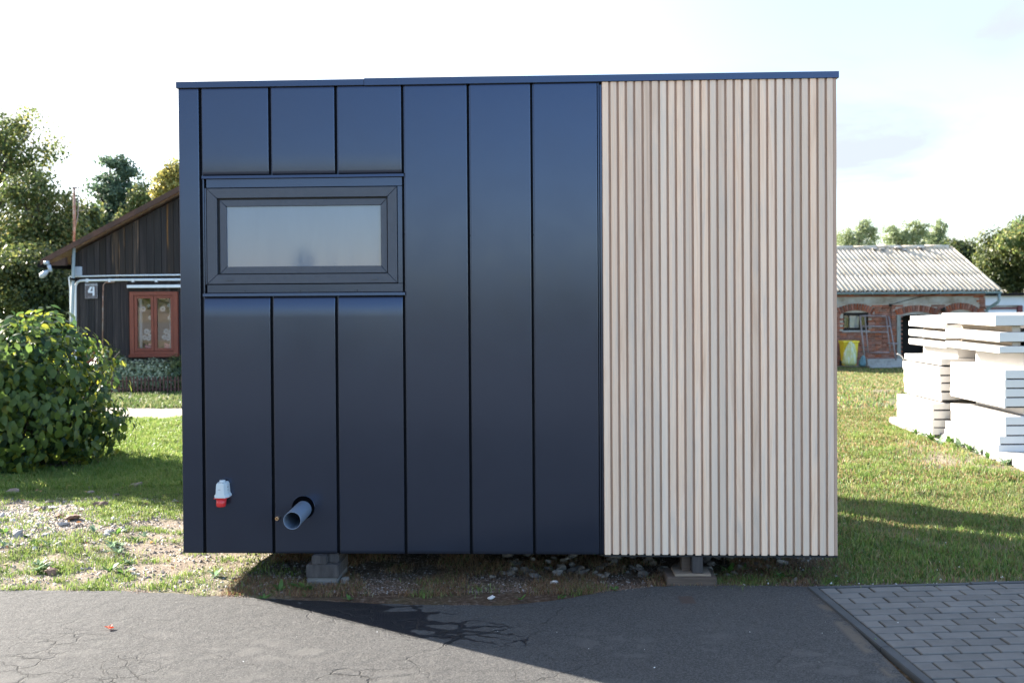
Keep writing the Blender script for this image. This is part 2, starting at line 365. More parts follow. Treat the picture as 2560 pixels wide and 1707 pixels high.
turf = ramp(t, noise(t, v, 9, 7, .7), [(.25, (.045, .075, .018)), (.5, (.085, .125, .03)), (.75, (.19, .18, .075))])
turf = mixcol(t, maprange(t, noise(t, v, 1.1, 4), .42, .62, 0, .6), turf, (.21, .19, .09))
turf = mixcol(t, maprange(t, noise(t, v, 90, 3), .4, .65, 0, .55), turf, (.03, .045, .012))
sand = ramp(t, noise(t, v, 8, 6), [(.3, (.40, .34, .27)), (.7, (.52, .47, .40))])
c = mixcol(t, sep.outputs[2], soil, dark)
c = mixcol(t, sep.outputs[0], c, turf); c = mixcol(t, sep.outputs[1], c, sand)
t.links.new(c, b.inputs['Base Color']); b.inputs['Roughness'].default_value = .95; b.inputs['Specular IOR Level'].default_value = .2
bump(t, b, math_node(t, 'ADD', noise(t, v, 25, 8, .7), math_node(t, 'MULTIPLY', noise(t, v, 120, 4, .6), .4)), .9, .03)
me = npmesh('ground', verts, faces, gm, 4, smooth=True)
ca = me.color_attributes.new('turf', 'FLOAT_COLOR', 'POINT')
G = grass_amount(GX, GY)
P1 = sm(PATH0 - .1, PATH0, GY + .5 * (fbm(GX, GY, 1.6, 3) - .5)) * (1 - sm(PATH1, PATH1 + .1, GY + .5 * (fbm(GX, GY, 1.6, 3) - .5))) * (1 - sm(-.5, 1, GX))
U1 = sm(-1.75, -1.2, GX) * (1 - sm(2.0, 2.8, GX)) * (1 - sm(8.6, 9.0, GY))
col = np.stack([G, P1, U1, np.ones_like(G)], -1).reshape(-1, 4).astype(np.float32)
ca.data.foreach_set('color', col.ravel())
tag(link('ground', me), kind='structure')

# ------------------------------------------------------------------ asphalt
edge_px = [(-900, 1470), (-400, 1474), (0, 1478), (200, 1480), (350, 1483), (480, 1490), (600, 1497), (750, 1505), (900, 1511), (1100, 1517), (1250, 1518), (1350, 1510), (1430, 1498), (1500, 1485), (1600, 1474), (1700, 1468), (1850, 1467), (1960, 1468), (2030, 1472)]
ed = [gnd(*p) for p in edge_px]
pts = []
for a, c2 in zip(ed[:-1], ed[1:]):
    n = max(2, int((c2 - a).length / .02))
    for k in range(n): pts.append(a.lerp(c2, k / n))
pts.append(ed[-1])
top = []
for p in pts:
    dy = (fbm(p.x, p.y, 9, 31) - .5) * .035 + (fbm(p.x, p.y, 30, 35) - .5) * .02
    top.append((p.x, p.y + float(dy)))
KX = 1.79
rows = 46; av = []; af = []
for i, (x, y) in enumerate(top):
    for j in range(rows):
        if j == 0: av.append((x, y + .012, -.012))
        else:
            yy = y + (-1.5 - y) * ((j - 1) / (rows - 2)) ** 2.0
            av.append((x, yy, .016 - .004 * math.exp(-(y - yy) * 12)))
for i in range(len(top) - 1):
    for j in range(rows - 1):
        a = i * rows + j; af.append((a, a + 1, a + 1 + rows, a + rows))
am, t, b = newmat('worn_asphalt')
v = posnode(t, objoff=False)
base = ramp(t, noise(t, v, 2.2, 5, .6), [(.3, (.049, .0475, .047)), (.7, (.067, .064, .0625))])
spk = ramp(t, noise(t, v, 105, 5, .75), [(.36, (.018, .017, .017)), (.50, (.060, .058, .056)), (.66, (.14, .135, .13))])
base = mixcol(t, .7, base, spk)
vo = t.nodes.new('ShaderNodeTexVoronoi'); vo.inputs['Scale'].default_value = 260; t.links.new(v, vo.inputs['Vector'])
chip = math_node(t, 'LESS_THAN', vo.outputs['Distance'], .16)
wn = t.nodes.new('ShaderNodeSeparateColor'); t.links.new(vo.outputs['Color'], wn.inputs[0])
chip = math_node(t, 'MULTIPLY', chip, math_node(t, 'GREATER_THAN', wn.outputs[0], .9))
base = mixcol(t, chip, base, (.34, .33, .32))
# warped coordinates for the cracks
nv = t.nodes.new('ShaderNodeTexNoise'); nv.inputs['Scale'].default_value = 14; nv.inputs['Detail'].default_value = 6; t.links.new(v, nv.inputs[0])
wv = t.nodes.new('ShaderNodeVectorMath'); wv.operation = 'MULTIPLY_ADD'; t.links.new(nv.outputs['Color'], wv.inputs[0]); wv.inputs[1].default_value = (.10, .10, 0); t.links.new(v, wv.inputs[2])
mpn = t.nodes.new('ShaderNodeMapping'); mpn.inputs['Scale'].default_value = (.8, 1.25, 0); t.links.new(wv.outputs[0], mpn.inputs[0])
def vedge(scale):
    e = t.nodes.new('ShaderNodeTexVoronoi'); e.feature = 'DISTANCE_TO_EDGE'; e.inputs['Scale'].default_value = scale; t.links.new(mpn.outputs[0], e.inputs['Vector']); return e.outputs['Distance']
e1 = vedge(6.0); e2 = vedge(2.0)
cmask = maprange(t, noise(t, v, .9, 4), .46, .60, 0, 1)
sx = t.nodes.new('ShaderNodeSeparateXYZ'); t.links.new(v, sx.inputs[0])
lowleft = math_node(t, 'MULTIPLY', maprange(t, sx.outputs[1], 5.9, 4.8, 0, 1), maprange(t, sx.outputs[0], .4, -.4, 0, 1))
crack = math_node(t, 'MULTIPLY', maprange(t, e1, 0, .035, 1, 0), math_node(t, 'MULTIPLY', cmask, lowleft))
crack = math_node(t, 'MAXIMUM', crack, math_node(t, 'MULTIPLY', maprange(t, e2, 0, .0045, .55, 0), maprange(t, noise(t, v, 1.4, 3), .5, .56, 0, 1)))
base = mixcol(t, crack, base, (.016, .015, .015))
# pale worn patches between the cracks
pale = math_node(t, 'MULTIPLY', maprange(t, e1, .08, .2, 0, .55), math_node(t, 'MULTIPLY', maprange(t, noise(t, v, 2.3, 4), .48, .6, 0, 1), maprange(t, sx.outputs[1], 5.5, 4.9, 0, 1)))
base = mixcol(t, pale, base, (.105, .10, .094))
# wet patch: water stands in the cracks and spreads between them
ew = math.atan2(5.02 - 5.75, 1.45); ce = (-.78, 5.40)
dx = math_node(t, 'SUBTRACT', sx.outputs[0], ce[0]); dyy = math_node(t, 'SUBTRACT', sx.outputs[1], ce[1])
uu = math_node(t, 'ADD', math_node(t, 'MULTIPLY', dx, math.cos(ew)), math_node(t, 'MULTIPLY', dyy, math.sin(ew)))
vv = math_node(t, 'ADD', math_node(t, 'MULTIPLY', dx, -math.sin(ew)), math_node(t, 'MULTIPLY', dyy, math.cos(ew)))
rr = math_node(t, 'SQRT', math_node(t, 'ADD', math_node(t, 'POWER', math_node(t, 'ABSOLUTE', math_node(t, 'DIVIDE', uu, .98)), 2), math_node(t, 'POWER', math_node(t, 'ABSOLUTE', math_node(t, 'DIVIDE', vv, .34)), 2)))
ww = math_node(t, 'SUBTRACT', 1.0, rr); ww = math_node(t, 'ADD', ww, math_node(t, 'MULTIPLY', math_node(t, 'SUBTRACT', noise(t, v, 4, 4), .5), .9))
wet = math_node(t, 'GREATER_THAN', math_node(t, 'MULTIPLY', ww, maprange(t, uu, -.5, .9, .62, .16)), e1)
wet = math_node(t, 'MULTIPLY', wet, math_node(t, 'GREATER_THAN', ww, .02))
side = math_node(t, 'ADD', math_node(t, 'MULTIPLY', math_node(t, 'ADD', sx.outputs[0], 1.62), .567), math_node(t, 'MULTIPLY', math_node(t, 'SUBTRACT', sx.outputs[1], 5.85), .824))
wet = math_node(t, 'MULTIPLY', wet, math_node(t, 'GREATER_THAN', side, .0))
damp = math_node(t, 'MULTIPLY', maprange(t, noise(t, v, 5, 5), .45, .62, 0, .6), maprange(t, sx.outputs[0], 1.2, 1.75, 0, 1))
base = mixcol(t, wet, base, (.014, .014, .0155))
stain = math_node(t, 'MULTIPLY', maprange(t, math_node(t, 'ABSOLUTE', math_node(t, 'SUBTRACT', sx.outputs[0], gnd(1717, 1505).x)), .035, .05, 1, 0), maprange(t, math_node(t, 'ABSOLUTE', math_node(t, 'SUBTRACT', sx.outputs[1], gnd(1717, 1505).y)), .06, .08, 1, 0))
dirt = math_node(t, 'MULTIPLY', maprange(t, math_node(t, 'ABSOLUTE', math_node(t, 'SUBTRACT', sx.outputs[0], 1.745)), .015, .055, 1, 0), math_node(t, 'MULTIPLY', maprange(t, noise(t, v, 6, 6, .7), .42, .55, 0, .9), maprange(t, sx.outputs[1], 5.9, 5.5, 0, 1)))
base = mixcol(t, dirt, base, (.13, .105, .08))
base = mixcol(t, math_node(t, 'MULTIPLY', stain, .75), base, (.065, .04, .032))
t.links.new(base, b.inputs['Base Color'])
rg = maprange(t, wet, 0, 1, .9, .42, False); t.links.new(rg, b.inputs['Roughness']); b.inputs['Specular IOR Level'].default_value = .35
hh = math_node(t, 'SUBTRACT', math_node(t, 'MULTIPLY', noise(t, v, 140, 5, .7), .45), math_node(t, 'MULTIPLY', crack, 1.2))
hh = math_node(t, 'ADD', hh, math_node(t, 'MULTIPLY', noise(t, v, 12, 4), .8))
bump(t, b, hh, 1.0, .015)
me = bpy.data.meshes.new('asphalt_road'); me.from_pydata(av, [], af); me.materials.append(am)
me.polygons.foreach_set('use_smooth', [True] * len(af)); me.update()
tag(link('asphalt_road', me), kind='structure')

yard = tag(MB().add([(-40, -30, .004), (40, -30, .004), (40, -1.45, .004), (-40, -1.45, .004)], [(0, 1, 2, 3)]).build('bounce_yard', mat('bounce_yard_gravel', [(.10, .09, .08), (.14, .13, .115), (.18, .165, .15)], 8, rough=.95, bmp=.6, bscale=60)), kind='structure')  # unseen ground added behind the camera to bounce light onto the facade
# ------------------------------------------------------------------ paving of concrete blocks with its kerb
O = gnd(2046, 1478); E = gnd(2536, 1466); ang = math.atan2(E.y - O.y, E.x - O.x)
pav = tag(MB().box(0, 3.2, -4.2, .0, -.03, .003).build('block_paving', JOINT, loc=(O.x, O.y, 0.0), rot=(0, 0, ang)), kind='structure')
pm = MB().box(-.0955, .0955, -.0455, .0455, -.03, .0).mesh('paver', PAVER, .004, 1)
pmh = MB().box(-.0455, .0455, -.0455, .0455, -.03, .0).mesh('paver_half', PAVER, .004, 1)
cnt = 0
for r_ in range(26):
    y = -.05 - r_ * .1; x = .0
    off = (.1, .2, .06)[r_ % 3] if r_ % 2 else .1
    first = (.1 if r_ % 2 == 0 else .2)
    k = 0
    while x < 2.6 and cnt < 292:
        wd = .1 if (k == 0 and r_ % 2 == 0) else .2
        zz = .020 + random.uniform(-.0015, .0025)
        link('paver', pmh if wd == .1 else pm, pav, (x + wd / 2 + .003 + random.uniform(-.001, .001), y + random.uniform(-.001, .001), zz), (random.uniform(-.006, .006), random.uniform(-.006, .006), random.uniform(-.006, .006)))
        x += wd; k += 1; cnt += 1
kb = MB()
for i in range(6): kb.box(-.058, -.004, -.0 - (i + 1) * 1.0 + .004, -i * 1.0, -.05, .024 + .002 * (i % 2))
tag(kb.build('kerb', KERB, bevel=.004, loc=(O.x, O.y, 0), rot=(0, 0, ang)), kind='structure')
kb = MB()
for i in range(4): kb.box(i * 1.0 - .055, i * 1.0 + .94, .004, .045, -.05, .020 + .003 * (i % 2))
tag(kb.build('kerb', KERB, bevel=.004, loc=(O.x, O.y, 0), rot=(0, 0, ang)), kind='structure')

# ------------------------------------------------------------------ the module house
ZL, ZR = 6.185, 6.015
pl = at(452, 800, ZL); pr = at(2092, 800, ZR)
yaw = math.atan2(pr.y - pl.y, pr.x - pl.x); ux = Vector((math.cos(yaw), math.sin(yaw), 0)); uy = Vector((-math.sin(yaw), math.cos(yaw), 0))
def FL(px, py):
    d = ray(px, py); o = Vector((0, 0, CAM_H)); t_ = (pl - o).dot(uy) / d.dot(uy); q = o + d * t_
    return ((q - Vector((pl.x, pl.y, 0))).dot(ux), q.z)
ZB = (FL(458, 1380)[1] + FL(2091, 1389)[1]) / 2
ZT = (FL(447, 220)[1] + FL(2090, 194)[1]) / 2
W = FL(2092, 800)[0]; H = ZT - ZB
print('module: width %.2f height %.2f bottom %.3f' % (W, H, ZB), 'ends', FL(458, 1380), FL(2091, 1389), FL(447, 220), FL(2090, 194))
DEP = 2.12
house = empty('module_house', (pl.x, pl.y, ZB), yaw, 'dark blue-grey steel clad module house with pale timber battens, raised on blocks', 'module house')
def fu(dx, dy=730): return FL(dx * D, dy * D)[0]
def fw(dx, dy): return FL(dx * D, dy * D)[1] - ZB
BK = .024
MB().box(.012, W - .012, .0625, DEP - BK, .01, H + .03).build('shell', METAL_IN, house)
def pillow_panel(x0, x1, z0, z1, name='facade_panel', y0=0.0, endcurve=.007, top=True, bottom=True):
    nx = [0, .0035, .012, .5, 1 - .012, 1 - .0035, 1]; zs = [0]
    h = z1 - z0; cuts = [0, .004, .02, .04, .06, .09, .13]
    zz = [c for c in cuts if c < h / 2] + [h / 2] + [h - c for c in reversed(cuts) if c < h / 2]
    vs = []; ww_ = x1 - x0
    xs = [0, .0016, .006, ww_ / 2, ww_ - .006, ww_ - .0016, ww_]
    ph = random.uniform(0, 6)
    for zc in zz:
        for k, xc in enumerate(xs):
            y = 0
            de = min(xc, ww_ - xc)
            if de < .0012: y += .0016
            elif de < .003: y += .0001
            dt, db = h - zc, zc
            if top and dt < .13: y += endcurve * (1 - dt / .13) ** 2
            if bottom and db < .13: y += endcurve * .6 * (1 - db / .13) ** 2
            if min(dt, db) < .004: y += .002
            if k == 3: y -= .0012 * math.sin(zc * 2.3 + ph)
            vs.append((x0 + xc, y0 + y, z0 + zc))
    n = len(xs); fs = []
    for j in range(len(zz) - 1):
        for i in range(n - 1): a = j * n + i; fs.append((a, a + 1, a + n + 1, a + n))
    mb = MB().add(vs, fs, True)
    # returns
    for (i, flip) in ((0, False), (n - 1, True)):
        bb = len(mb.v); col_ = [vs[j * n + i] for j in range(len(zz))]
        mb.v += col_ + [(c_[0], y0 + BK - .001, c_[2]) for c_ in col_]; m_ = len(col_)
        for j in range(m_ - 1):
            f_ = (bb + j, bb + j + 1, bb + m_ + j + 1, bb + m_ + j); mb.f.append(f_ if not flip else f_[::-1]); mb.sm.append(False)
    for (j, flip) in ((0, True), (len(zz) - 1, False)):
        bb = len(mb.v); row_ = [vs[j * n + i] for i in range(n)]
        mb.v += row_ + [(c_[0], y0 + BK - .001, c_[2]) for c_ in row_]
        for i in range(n - 1):
            f_ = (bb + i, bb + i + 1, bb + n + i + 1, bb + n + i); mb.f.append(f_ if not flip else f_[::-1]); mb.sm.append(False)
    return mb.build(name, METAL, house)
seam = [fu(464.5), fu(622.5), fu(773.5), fu(928.5), fu(1079), fu(1224.5)]
g = .0102                                      # half gap
zw_t = fw(700, 404); zw_b = fw(700, 676)       # window field
x_end = fu(1373.5)
for (a_, b_, c_, d_) in ((.012, seam[0] + .02, .01, H + .002), (seam[3] - .02, W - .012, .01, H + .002), (seam[0] + .0205, seam[3] - .0205, .01, zw_b + .02), (seam[0] + .0205, seam[3] - .0205, zw_t - .02, H + .002)):
    MB().box(a_, b_, BK, .062, c_, d_).build('seam_backing', METAL_IN, house)
corner = pillow_panel(0, seam[0] - g, 0, H, 'corner_panel', endcurve=0)
for a, b_ in ((3, 4), (4, 5)): pillow_panel(seam[a] + g, seam[b_] - g, 0, H, endcurve=.0005, bottom=False)
pillow_panel(seam[5] + g, x_end, 0, H, endcurve=.0005, bottom=False)
s_lo = [seam[0], fu(626, 950), fu(775, 950), seam[3]]
s_up = [seam[0], fu(619.5, 300), fu(771.5, 300), seam[3]]
for i in range(3):
    pillow_panel(s_up[i] + g, s_up[i + 1] - g, zw_t + .012, H, top=False)
    pillow_panel(s_lo[i] + g, s_lo[i + 1] - g, 0, zw_b - .012, bottom=False, endcurve=.011)
xw = fu(1385.5)
MB().box(x_end + .006, x_end + .013, .010, BK, 0, H).build('seam_strip', METAL, house)
MB().box(x_end + .018, xw - .002, .014, BK + .001, 0, H - .02).build('seam_strip', METAL, house)
# thin ribs standing in the seams
for s_, z0, z1 in [(seam[0], 0, H), (seam[3], 0, H), (seam[4], 0, H), (seam[5], 0, H)] + [(s_up[1], zw_t, H), (s_up[2], zw_t, H), (s_lo[1], 0, zw_b), (s_lo[2], 0, zw_b)]:
    MB().box(s_ + .0045, s_ + g - .0006, .017, BK - .001, z0 + .003, z1 - .01).build('seam_rib', METAL, house)
# screws
def screw(x, z, y=.006, r=.004):
    MB().tube([(x, y + .004, z), (x, y - .001, z)], [r, r * .8], 8).build('screw', METAL_IN, house)
for s_ in (seam[4], seam[5], x_end): 
    for dy_ in (540, 922): screw(s_ + .004, fw(1150, dy_), .010)
# fascia in two lengths
xj = fu(833, 190)
fh = .033
MB().hexa([(-.010, -.014, H - .004), (xj + .01, -.014, H - .004), (xj + .01, DEP, H - .004), (-.010, DEP, H - .004),
           (-.010, -.014, H + .034), (xj + .01, -.014, H + .034), (xj + .01, DEP, H + .06), (-.010, DEP, H + .06)]).build('roof_fascia', METAL, house, .0015, 1)
MB().hexa([(xj + .011, -.016, H - .006), (W + .014, -.016, H - .006), (W + .014, DEP, H - .006), (xj + .011, DEP, H - .006),
           (xj + .011, -.016, H + .038), (W + .014, -.016, H + .034), (W + .014, DEP, H + .062), (xj + .011, DEP, H + .064)]).build('roof_fascia', METAL, house, .0015, 1)
# side and rear cladding
for side, xs in (('side_panel', 0.0),):
    for i in range(5):
        y0 = BK + i * (DEP - 2 * BK) / 5; y1 = y0 + (DEP - 2 * BK) / 5 - .015
        MB().box(-.002, .011, y0 + .001, y1, 0, H - .005).build('side_panel', METAL, house, .002, 1)
for i in range(10):
    x0 = .012 + i * (W - .024) / 10; MB().box(x0, x0 + (W - .024) / 10 - .015, DEP - BK + .001, DEP, 0, H - .005).build('rear_panel', METAL, house, .002, 1)
# timber battens: front
pitch = (fu(1480 / 1, 730) - fu(1480 / 1, 730)) if False else None
b0 = FL(1508.6, 800)[0]; b1 = FL(2068, 800)[0]; NB = 28; pitch = (b1 - b0) / (NB - 1)
MB().box(xw - .001, W - .006, .0045, BK - .001, .004, H - .006).build('backing_board', TIMBER_BACK, house)
bw = pitch * .725
for i in range(NB):
    x0 = b0 + i * pitch
    MB().box(x0, x0 + bw, -.007 + random.uniform(-.0012, .0007), .0044, random.uniform(-.002, .001), H - .006).build('batten', TIMBER, house, .0018, 2)
MB().box(b1 + bw + .0015, W, -.004, .0044, 0, H - .006).build('corner_batten', TIMBER_BACK, house, .0015, 1)
MB().box(xw, W, -.0035, .035, -.012, -.004).build('insect_mesh', GASKET, house)
for i in range(44):
    y0 = .03 + i * (DEP - .05) / 44
    MB().box(W - .011, W + .006, y0, y0 + (DEP - .05) / 44 - .012, 0, H - .006).build('side_batten', TIMBER, house)
MB().box(.0, W, BK + .02, DEP, -.012, .009).build('floor_frame', METAL_IN, house)
# window
def rect(px0, py0, px1, py1):
    a = FL(px0, (py0 + py1) / 2)[0]; c_ = FL(px1, (py0 + py1) / 2)[0]; mid = (px0 + px1) / 2
    return a, c_, FL(mid, py1)[1] - ZB, FL(mid, py0)[1] - ZB
Zs = .2339
def zr(x0, y0, x1, y1): return rect(490 + x0 * Zs, 430 + y0 * Zs, 490 + x1 * Zs, 430 + y1 * Zs)
win = empty('window', (0, 0, 0)); win.parent = house
def frame_bars(name, m, outer, inner, y0, y1, bevel=.002):
    (a, b2, c2, d2), (e, f2, g2, h2) = outer, inner
    e0 = .0006
    for k, q in enumerate([[(a, d2), (b2, d2), (f2, h2), (e, h2)], [(a, c2), (e, g2), (f2, g2), (b2, c2)], [(a, c2), (a, d2), (e, h2), (e, g2)], [(b2, c2), (f2, g2), (f2, h2), (b2, d2)]]):
        cx = sum(p[0] for p in q) / 4; cz = sum(p[1] for p in q) / 4
        # mitred bar, shrunk a hair so the mitre reads as a line
        q = [(x + (e0 if x < cx else -e0), z + (e0 if z < cz else -e0)) for x, z in q]
        mb = MB(); mb.hexa([(x, y0, z) for x, z in q] + [(x, y1, z) for x, z in q])
        me_ = mb.mesh(name, m); bm = bmesh.new(); bm.from_mesh(me_); bmesh.ops.recalc_face_normals(bm, faces=bm.faces); bmesh.ops.bevel(bm, geom=bm.edges[:], offset=bevel, segments=1, affect='EDGES'); bm.to_mesh(me_); bm.free()
        link(name, me_, win)
WOY = .012
o1 = (seam[0] + g, seam[3] - g + .004, zw_b, zw_t)
f_out = zr(112, 165, 2148, 1192); f_in = zr(222, 272, 2046, 1090); s_out = zr(246, 288, 2040, 1084); s_in = zr(318, 362, 1970, 1006); pane_r = zr(318, 362, 1972, 1008)
# flashing field round the frame, lying back
fl_in = (f_out[0] - .003, f_out[1] + .003, f_out[2] - .003, f_out[3] + .003)
for q in ([o1[0] + .02, o1[1] - .002, fl_in[3], o1[3] - .012], [o1[0] + .02, o1[1] - .002, o1[2] + .012, fl_in[2]], [o1[0] + .008, fl_in[0], fl_in[2], fl_in[3]], [fl_in[1], o1[1] - .002, fl_in[2], fl_in[3]]):
    MB().box(q[0], q[1], .010, .026, q[2] + .0008, q[3] - .0008).build('flashing', METAL, win, .0012, 1)
MB().box(o1[0] + .0, o1[0] + .007, .003, .026, o1[2] + .01, o1[3] - .01).build('flashing', METAL, win, .001, 1)
frame_bars('outer_frame', FRAME, f_out, f_in, .004, .045)
frame_bars('sash', FRAME, s_out, s_in, .014, .05)
MB().box(f_in[0] - .01, f_in[1] + .01, .030, .036, f_in[2] - .01, f_in[3] + .01).build('gasket', GASKET, win)
MB().box(pane_r[0] - .002, pane_r[1] + .002, .0255, .0296, pane_r[2] - .002, pane_r[3] + .002).build('pane', PANE, win)
for cx_, cy_ in ((360, 1153), (1908, 1141)):
    q = zr(cx_ - 36, cy_ - 9, cx_ + 36, cy_ + 9); MB().box(q[0], q[1], -.003, .006, q[2], q[3]).build('drain_cap', FRAME, win, .0025, 2)
# ledges above and below the window field
q = (seam[0] + g - .001, seam[3] + .004)
MB().hexa([(q[0], -.014, zw_t - .013), (q[1], -.014, zw_t - .013), (q[1], .02, zw_t - .013), (q[0], .02, zw_t - .013), (q[0], -.013, zw_t + .005), (q[1], -.013, zw_t + .005), (q[1], .02, zw_t + .009), (q[0], .02, zw_t + .009)]).build('drip_ledge', METAL, house, .0012, 1)
MB().hexa([(q[0], -.014, zw_b - .010), (q[1] + .004, -.014, zw_b - .010), (q[1] + .004, .02, zw_b - .010), (q[0], .02, zw_b - .010), (q[0], -.013, zw_b + .008), (q[1] + .004, -.013, zw_b + .008), (q[1] + .004, .02, zw_b + .014), (q[0], .02, zw_b + .014)]).build('drip_ledge', METAL, house, .0012, 1)
for px_, py_ in ((520, 1272), (1112, 1270), (1720, 1266), (2222, 662), (2215, 126), (2222, 1205), (2225, 1335), (2220, 16), (1505, 26)):
    x_, z_ = FL(490 + px_ * Zs, 430 + py_ * Zs); screw(x_, z_ - ZB, .010, .0045)
# the three wall fittings
def fitting_xy(px, py): x_, z_ = FL(px, py); return x_, z_ - ZB
x_, z_ = fitting_xy(561, 1218)
pl_ = empty('power_inlet', (x_, 0, z_)); pl_.parent = house
mb = MB()
w1, w2 = .036, .047
prof = [(-.050, w2), (-.038, w2), (-.030, w1 + .002), (.030, w1 - .003), (.042, w1 - .012)]
vs_ = []; 
for z0_, ww_ in prof: vs_ += [(-ww_, .0, z0_), (ww_, .0, z0_), (ww_ , -.050, z0_), (ww_ * .70, -.086, z0_), (-ww_ * .70, -.086, z0_), (-ww_, -.050, z0_)]
fs_ = []
for j in range(len(prof) - 1):
    for i in range(6): fs_.append((j * 6 + i, j * 6 + (i + 1) % 6, (j + 1) * 6 + (i + 1) % 6, (j + 1) * 6 + i))
fs_.append(tuple(reversed(range(6)))); fs_.append(tuple(range((len(prof) - 1) * 6, len(prof) * 6)))
mb.add(vs_, fs_); me_ = mb.mesh('housing', PLUGGREY); bm = bmesh.new(); bm.from_mesh(me_); bmesh.ops.recalc_face_normals(bm, faces=bm.faces); bmesh.ops.bevel(bm, geom=bm.edges[:], offset=.002, segments=2, affect='EDGES'); bm.to_mesh(me_); bm.free(); link('housing', me_, pl_)
MB().tube([(0, -.035, .040), (0, -.035, .052)], .018, 16).build('cable_gland', PLUGGREY, pl_)
MB().box(-w2 * .86, w2 * .86, -.082, .0, -.055, -.0505).build('collar', PLUGRED, pl_, .001, 1)
MB().tube([(-.004, -.046, -.056), (-.006, -.048, -.104), (-.006, -.048, -.108)], [.031, .029, .025], 24).build('socket', PLUGRED, pl_)
for dz, ch in ((.012, 1), (-.006, 1)): MB().box(.0345, .0362, -.044, -.036, dz - .003, dz + .003).build('mark', GASKETP, pl_)
MB().box(-.012, .004, -.0868, -.0858, .0, .004).build('mark', SIGNG, pl_)
x_, z_ = fitting_xy(757, 1270)
dp = empty('drain_pipe', (x_, 0, z_)); dp.parent = house
def ringtube(r0, r1, ya, yb, n=40):
    mb = MB(); vs_ = []
    for (r_, y_) in ((r0, ya), (r1, ya), (r1, yb), (r0, yb)):
        vs_ += [(r_ * math.cos(2 * math.pi * k / n), y_, r_ * math.sin(2 * math.pi * k / n)) for k in range(n)]
    fs_ = [(j * n + k, j * n + (k + 1) % n, ((j + 1) % 4) * n + (k + 1) % n, ((j + 1) % 4) * n + k) for j in range(4) for k in range(n)]
    return mb.add(vs_, fs_, True)
pipe = ringtube(.0495, .0525, -.285, .02).build('pipe', PIPEGREY, dp, loc=(.003, 0, -.006)); pipe.rotation_euler = (.02, 0, .02)
pipe.modifiers.new('edge', 'EDGE_SPLIT')
MB().tube([(0, -.0042, 0), (0, .003, 0)], .071, 40).build('hole_shade_disc', mat('hole_shade_black', [(.0015, .0015, .002), (.003, .003, .004)], 5, rough=.95, spec=0), dp, loc=(.004, 0, .006))  # flat black disc; the shade inside the hole is put into its colour
ringtube(.071, .0735, -.0055, .003).build('hole_rim', METAL, dp, loc=(.004, 0, .006))
x_, z_ = fitting_xy(695.5, 1294)
ct = empty('brass_nipple', (x_, 0, z_)); ct.parent = house
ringtube(.0055, .0115, -.03, .005, 18).build('nozzle', BRASS, ct); MB().tube([(0, -.018, 0), (0, .004, 0)], .0105, 14).build('thread', GASKET, ct)

# supports
def wp(px, py, dist_back=0.0):
    """ground point seen at a photo pixel"""
    q = gnd(px, py); return q
sup = empty('timber_support', (0, 0, 0), 0, 'stacked grey timber blocks under the left half of the module', 'support block')
a = gnd(806, 1466); sup.location = (a.x, a.y + .03, 0); sup.rotation_euler = (0, 0, yaw)
k = a.y / FOC
MB().box(-.103, .088, .0, .3, -.01, .045).build('concrete_base', mat('stained_concrete', [(.10, .095, .088), (.17, .16, .15)], 9, rough=.9, bmp=.4), sup, .006, 2)
MB().hexa([(-.108, -.004, .045), (.095, -.004, .045), (.095, .3, .045), (-.108, .3, .045), (-.108, .0, .125), (.092, .0, .125), (.09, .3, .125), (-.108, .3, .125)]).build('sleeper_block', OLDBLOCK, sup, .006, 2)
MB().box(-.075, .022, .006, .25, .1255, ZB - .006).build('upper_block', OLDBLOCK, sup, .006, 2)
MB().box(.0225, .085, .05, .27, .1255, ZB - .006).build('upper_block', OLDBLOCK, sup, .006, 2)
sup = empty('timber_support', (0, 0, 0), 0, 'brown timber sleeper and grey post under the battened half of the module', 'support block')
a = gnd(1732, 1470); sup.location = (a.x, a.y + .02, 0); sup.rotation_euler = (0, 0, yaw)
MB().box(-.153, .150, .0, .22, -.012, .058).build('sleeper', BROWNPLANK, sup, .004, 2)
MB().box(-.10, .12, .03, .2, .0585, .072).build('plywood_piece', PLY, sup, .001, 1, rot=(0, 0, .02))
MB().box(.005, .072, .045, .12, .0725, ZB - .004).build('post', OLDBLOCK, sup, .003, 2)
MB().box(-.05, .004, .10, .2, .0725, ZB - .004).build('rear_post', BROWNPLANK, sup, .003, 2)
for xx, nm in ((.9, 'back left'), (3.1, 'back right')):
    p_ = Vector((pl.x, pl.y, 0)) + ux * xx + uy * (DEP - .35)
    s2 = empty('timber_support', (p_.x, p_.y, gz(p_.x, p_.y)), yaw, 'timber block under the %s corner of the module' % nm, 'support block')
    MB().box(-.12, .12, -.1, .1, -.02, .08).build('sleeper', OLDBLOCK, s2, .004, 1); MB().box(-.06, .06, -.05, .05, .08, ZB - .01 - gz(p_.x, p_.y)).build('post', OLDBLOCK, s2, .004, 1)

